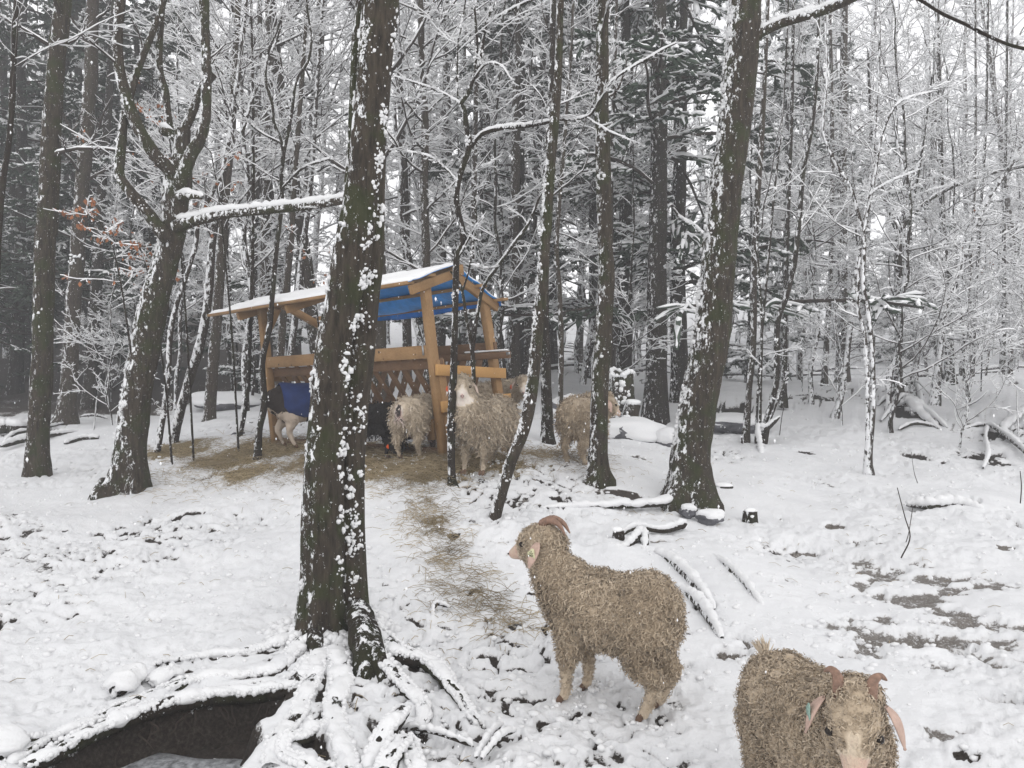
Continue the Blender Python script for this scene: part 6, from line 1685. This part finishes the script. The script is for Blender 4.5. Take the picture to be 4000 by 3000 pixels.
# 7 goat in a blue coat
h = math.radians(28); p0 = unp(1190, 1765, 9.0); at = p0.copy(); at[2] = gz(at[0], at[1]) - .01
def g7_tint(V, T, mz, lg):
    d = .12 + 0 * T
    thigh = sstep(-.02, .03, V[:, 2] * 0 + .36 - V[:, 2])
    pale = np.where((V[:, 2] < .37 + .05 * noise3(V * 9, 4)), .9, .1)
    inner = (np.abs(V[:, 1]) < .045) & (V[:, 0] < 0) & (V[:, 2] < .36)
    pale = np.where(inner, .1, pale)
    pale = np.where((V[:, 0] > .0) & (V[:, 0] < .16), .08, pale)
    patch = (np.abs(V[:, 1] + .09) < .045) & (V[:, 2] > .36) & (V[:, 2] < .46) & (V[:, 0] < -.27)
    return pale
def g7_coat(root, V, N, T):
    k, sdn = 26, 36
    xs = np.linspace(-.235, .27, k); G_ = np.zeros((k, sdn, 3))
    rr = np.interp(xs, [-.285, -.20, -.05, .10, .20, .28], [.130, .176, .197, .192, .176, .150]) + .012
    cz = np.interp(xs, [-.285, -.05, .10, .255], [.475, .425, .43, .475])
    for i in range(k):
        for j in range(sdn):
            a = math.radians(-38 + 256 * j / (sdn - 1))
            fl = 1 + .06 * max(0, -math.sin(a)) + .015 * math.sin(a * 9 + xs[i] * 30)
            G_[i, j] = (xs[i] - .015 * math.sin(a), math.cos(a) * rr[i] * fl, cz[i] + math.sin(a) * rr[i] * fl * (1.0 if math.sin(a) > 0 else .92))
    i_ = np.arange(k * sdn).reshape(k, sdn); kk = k * sdn
    top = np.stack([i_[:-1, :-1], i_[1:, :-1], i_[1:, 1:], i_[:-1, 1:]], -1).reshape(-1, 4)
    e = np.concatenate([i_[0], i_[1:, -1], i_[-1, -2::-1], i_[-2:0:-1, 0]])
    rim = np.stack([e, np.roll(e, -1), np.roll(e, -1) + kk, e + kk], -1)
    ctr = np.stack([xs, 0 * xs, cz], -1)[:, None]
    inn = G_ - unit(G_ - ctr) * .006
    o = link('coat', mesh('coat', np.vstack([G_.reshape(-1, 3), inn.reshape(-1, 3)]), np.vstack([top, top[:, ::-1] + kk, rim])), M['coat'], root)
goat('dark and cream goat in a blue coat feeding at the left end of the feeder', at, h, 1.12, hc=(.40, 0, .36), look=(.7, 0, -.7), locks=900, lk=(.022, .0035, .004), voxel=.018, mat='fleece_pied', ear='ear_dark', tint=g7_tint, extra=g7_coat, wool_legs=.02,
     feet=dict(rl=(-.20, .09), rr=(-.13, -.085)), name='coated_goat', tail_t=.1)
# 8 goat behind the tall trunk
h = math.radians(62); p0 = unp(2282, 1815, 7.85); at = p0.copy(); at[2] = gz(at[0], at[1]) - .01
hp = unp(2372, 1575, 8.05)
goat('pinkish-beige goat seen from behind, its head half hidden by the tall upright trunk', at, h, 1.08, hc=to_local(hp, at, h, 1.08), look=(math.cos(math.radians(-52)), math.sin(math.radians(-52)), -.55), locks=3000, lk=(.050, .0042, .009), voxel=.017, bulk=1.02, wool_legs=.10, feet=dict(rl=(-.20, .085), rr=(-.20, -.085)))

_fb = Bag()
blobs(np.vstack([a for a, _ in _foot]), np.concatenate([b for _, b in _foot]), _fb, .4, 0, seed=4)
tag(link('snow_crumbs', _fb.mesh('snow_crumbs'), M['snow_low']), kind='stuff')

# ---------------------------------------------------------------- falling snow and the air
def flakes():
    n = 17000
    Y = 1.3 + 13 * rng.random(n) ** .55
    x = rng.uniform(-.95, .95, n) * (Y + .6); z = rng.uniform(0, 1, n)
    zc = CZ - .62 * Y + z * 1.25 * Y
    keep = zc > base_z(x, Y) + .02
    x, Y, zc = x[keep], Y[keep], zc[keep]
    s = rng.uniform(.0014, .0031, len(x)) * (1 + .02 * Y)
    O = np.array([(1, 0, 0), (0, 1, 0), (-1, 0, 0), (0, -1, 0), (0, 0, 1), (0, 0, -1)], float)
    OF = np.array([(0, 1, 4), (1, 2, 4), (2, 3, 4), (3, 0, 4), (1, 0, 5), (2, 1, 5), (3, 2, 5), (0, 3, 5)])
    V = np.stack([x, Y, zc], -1)[:, None] + O[None] * s[:, None, None] * rng.uniform(.6, 1.5, (len(x), 6, 1)) * np.array([.9, .9, 1.9])
    b = Bag(); b.add(V.reshape(-1, 3), (OF[None] + (np.arange(len(x)) * 6)[:, None, None]).reshape(-1, 3))
    o = link('falling_snow', b.mesh('falling_snow', False), M['snow']); tag(o, kind='stuff')
flakes()

def haze():
    lo, hi = np.array([-75, -4, -2.5]), np.array([75, 100, 34.0])
    V = np.array([[(lo, hi)[i][0], (lo, hi)[j][1], (lo, hi)[k][2]] for i in (0, 1) for j in (0, 1) for k in (0, 1)])
    Fq = np.array([(0, 1, 3, 2), (4, 6, 7, 5), (0, 4, 5, 1), (2, 3, 7, 6), (0, 2, 6, 4), (1, 5, 7, 3)])
    m = bpy.data.materials.new('haze'); m.use_nodes = True; nt = m.node_tree; nt.nodes.clear()
    out = nt.nodes.new('ShaderNodeOutputMaterial'); pv = nt.nodes.new('ShaderNodeVolumePrincipled')
    pv.inputs['Color'].default_value = (.97, .975, 1, 1); pv.inputs['Density'].default_value = HAZE
    pv.inputs['Anisotropy'].default_value = .2
    nt.links.new(pv.outputs[0], out.inputs['Volume'])
    o = link('haze', mesh('haze', V, Fq, False), m); tag(o, kind='stuff')
HAZE = .0056
haze()
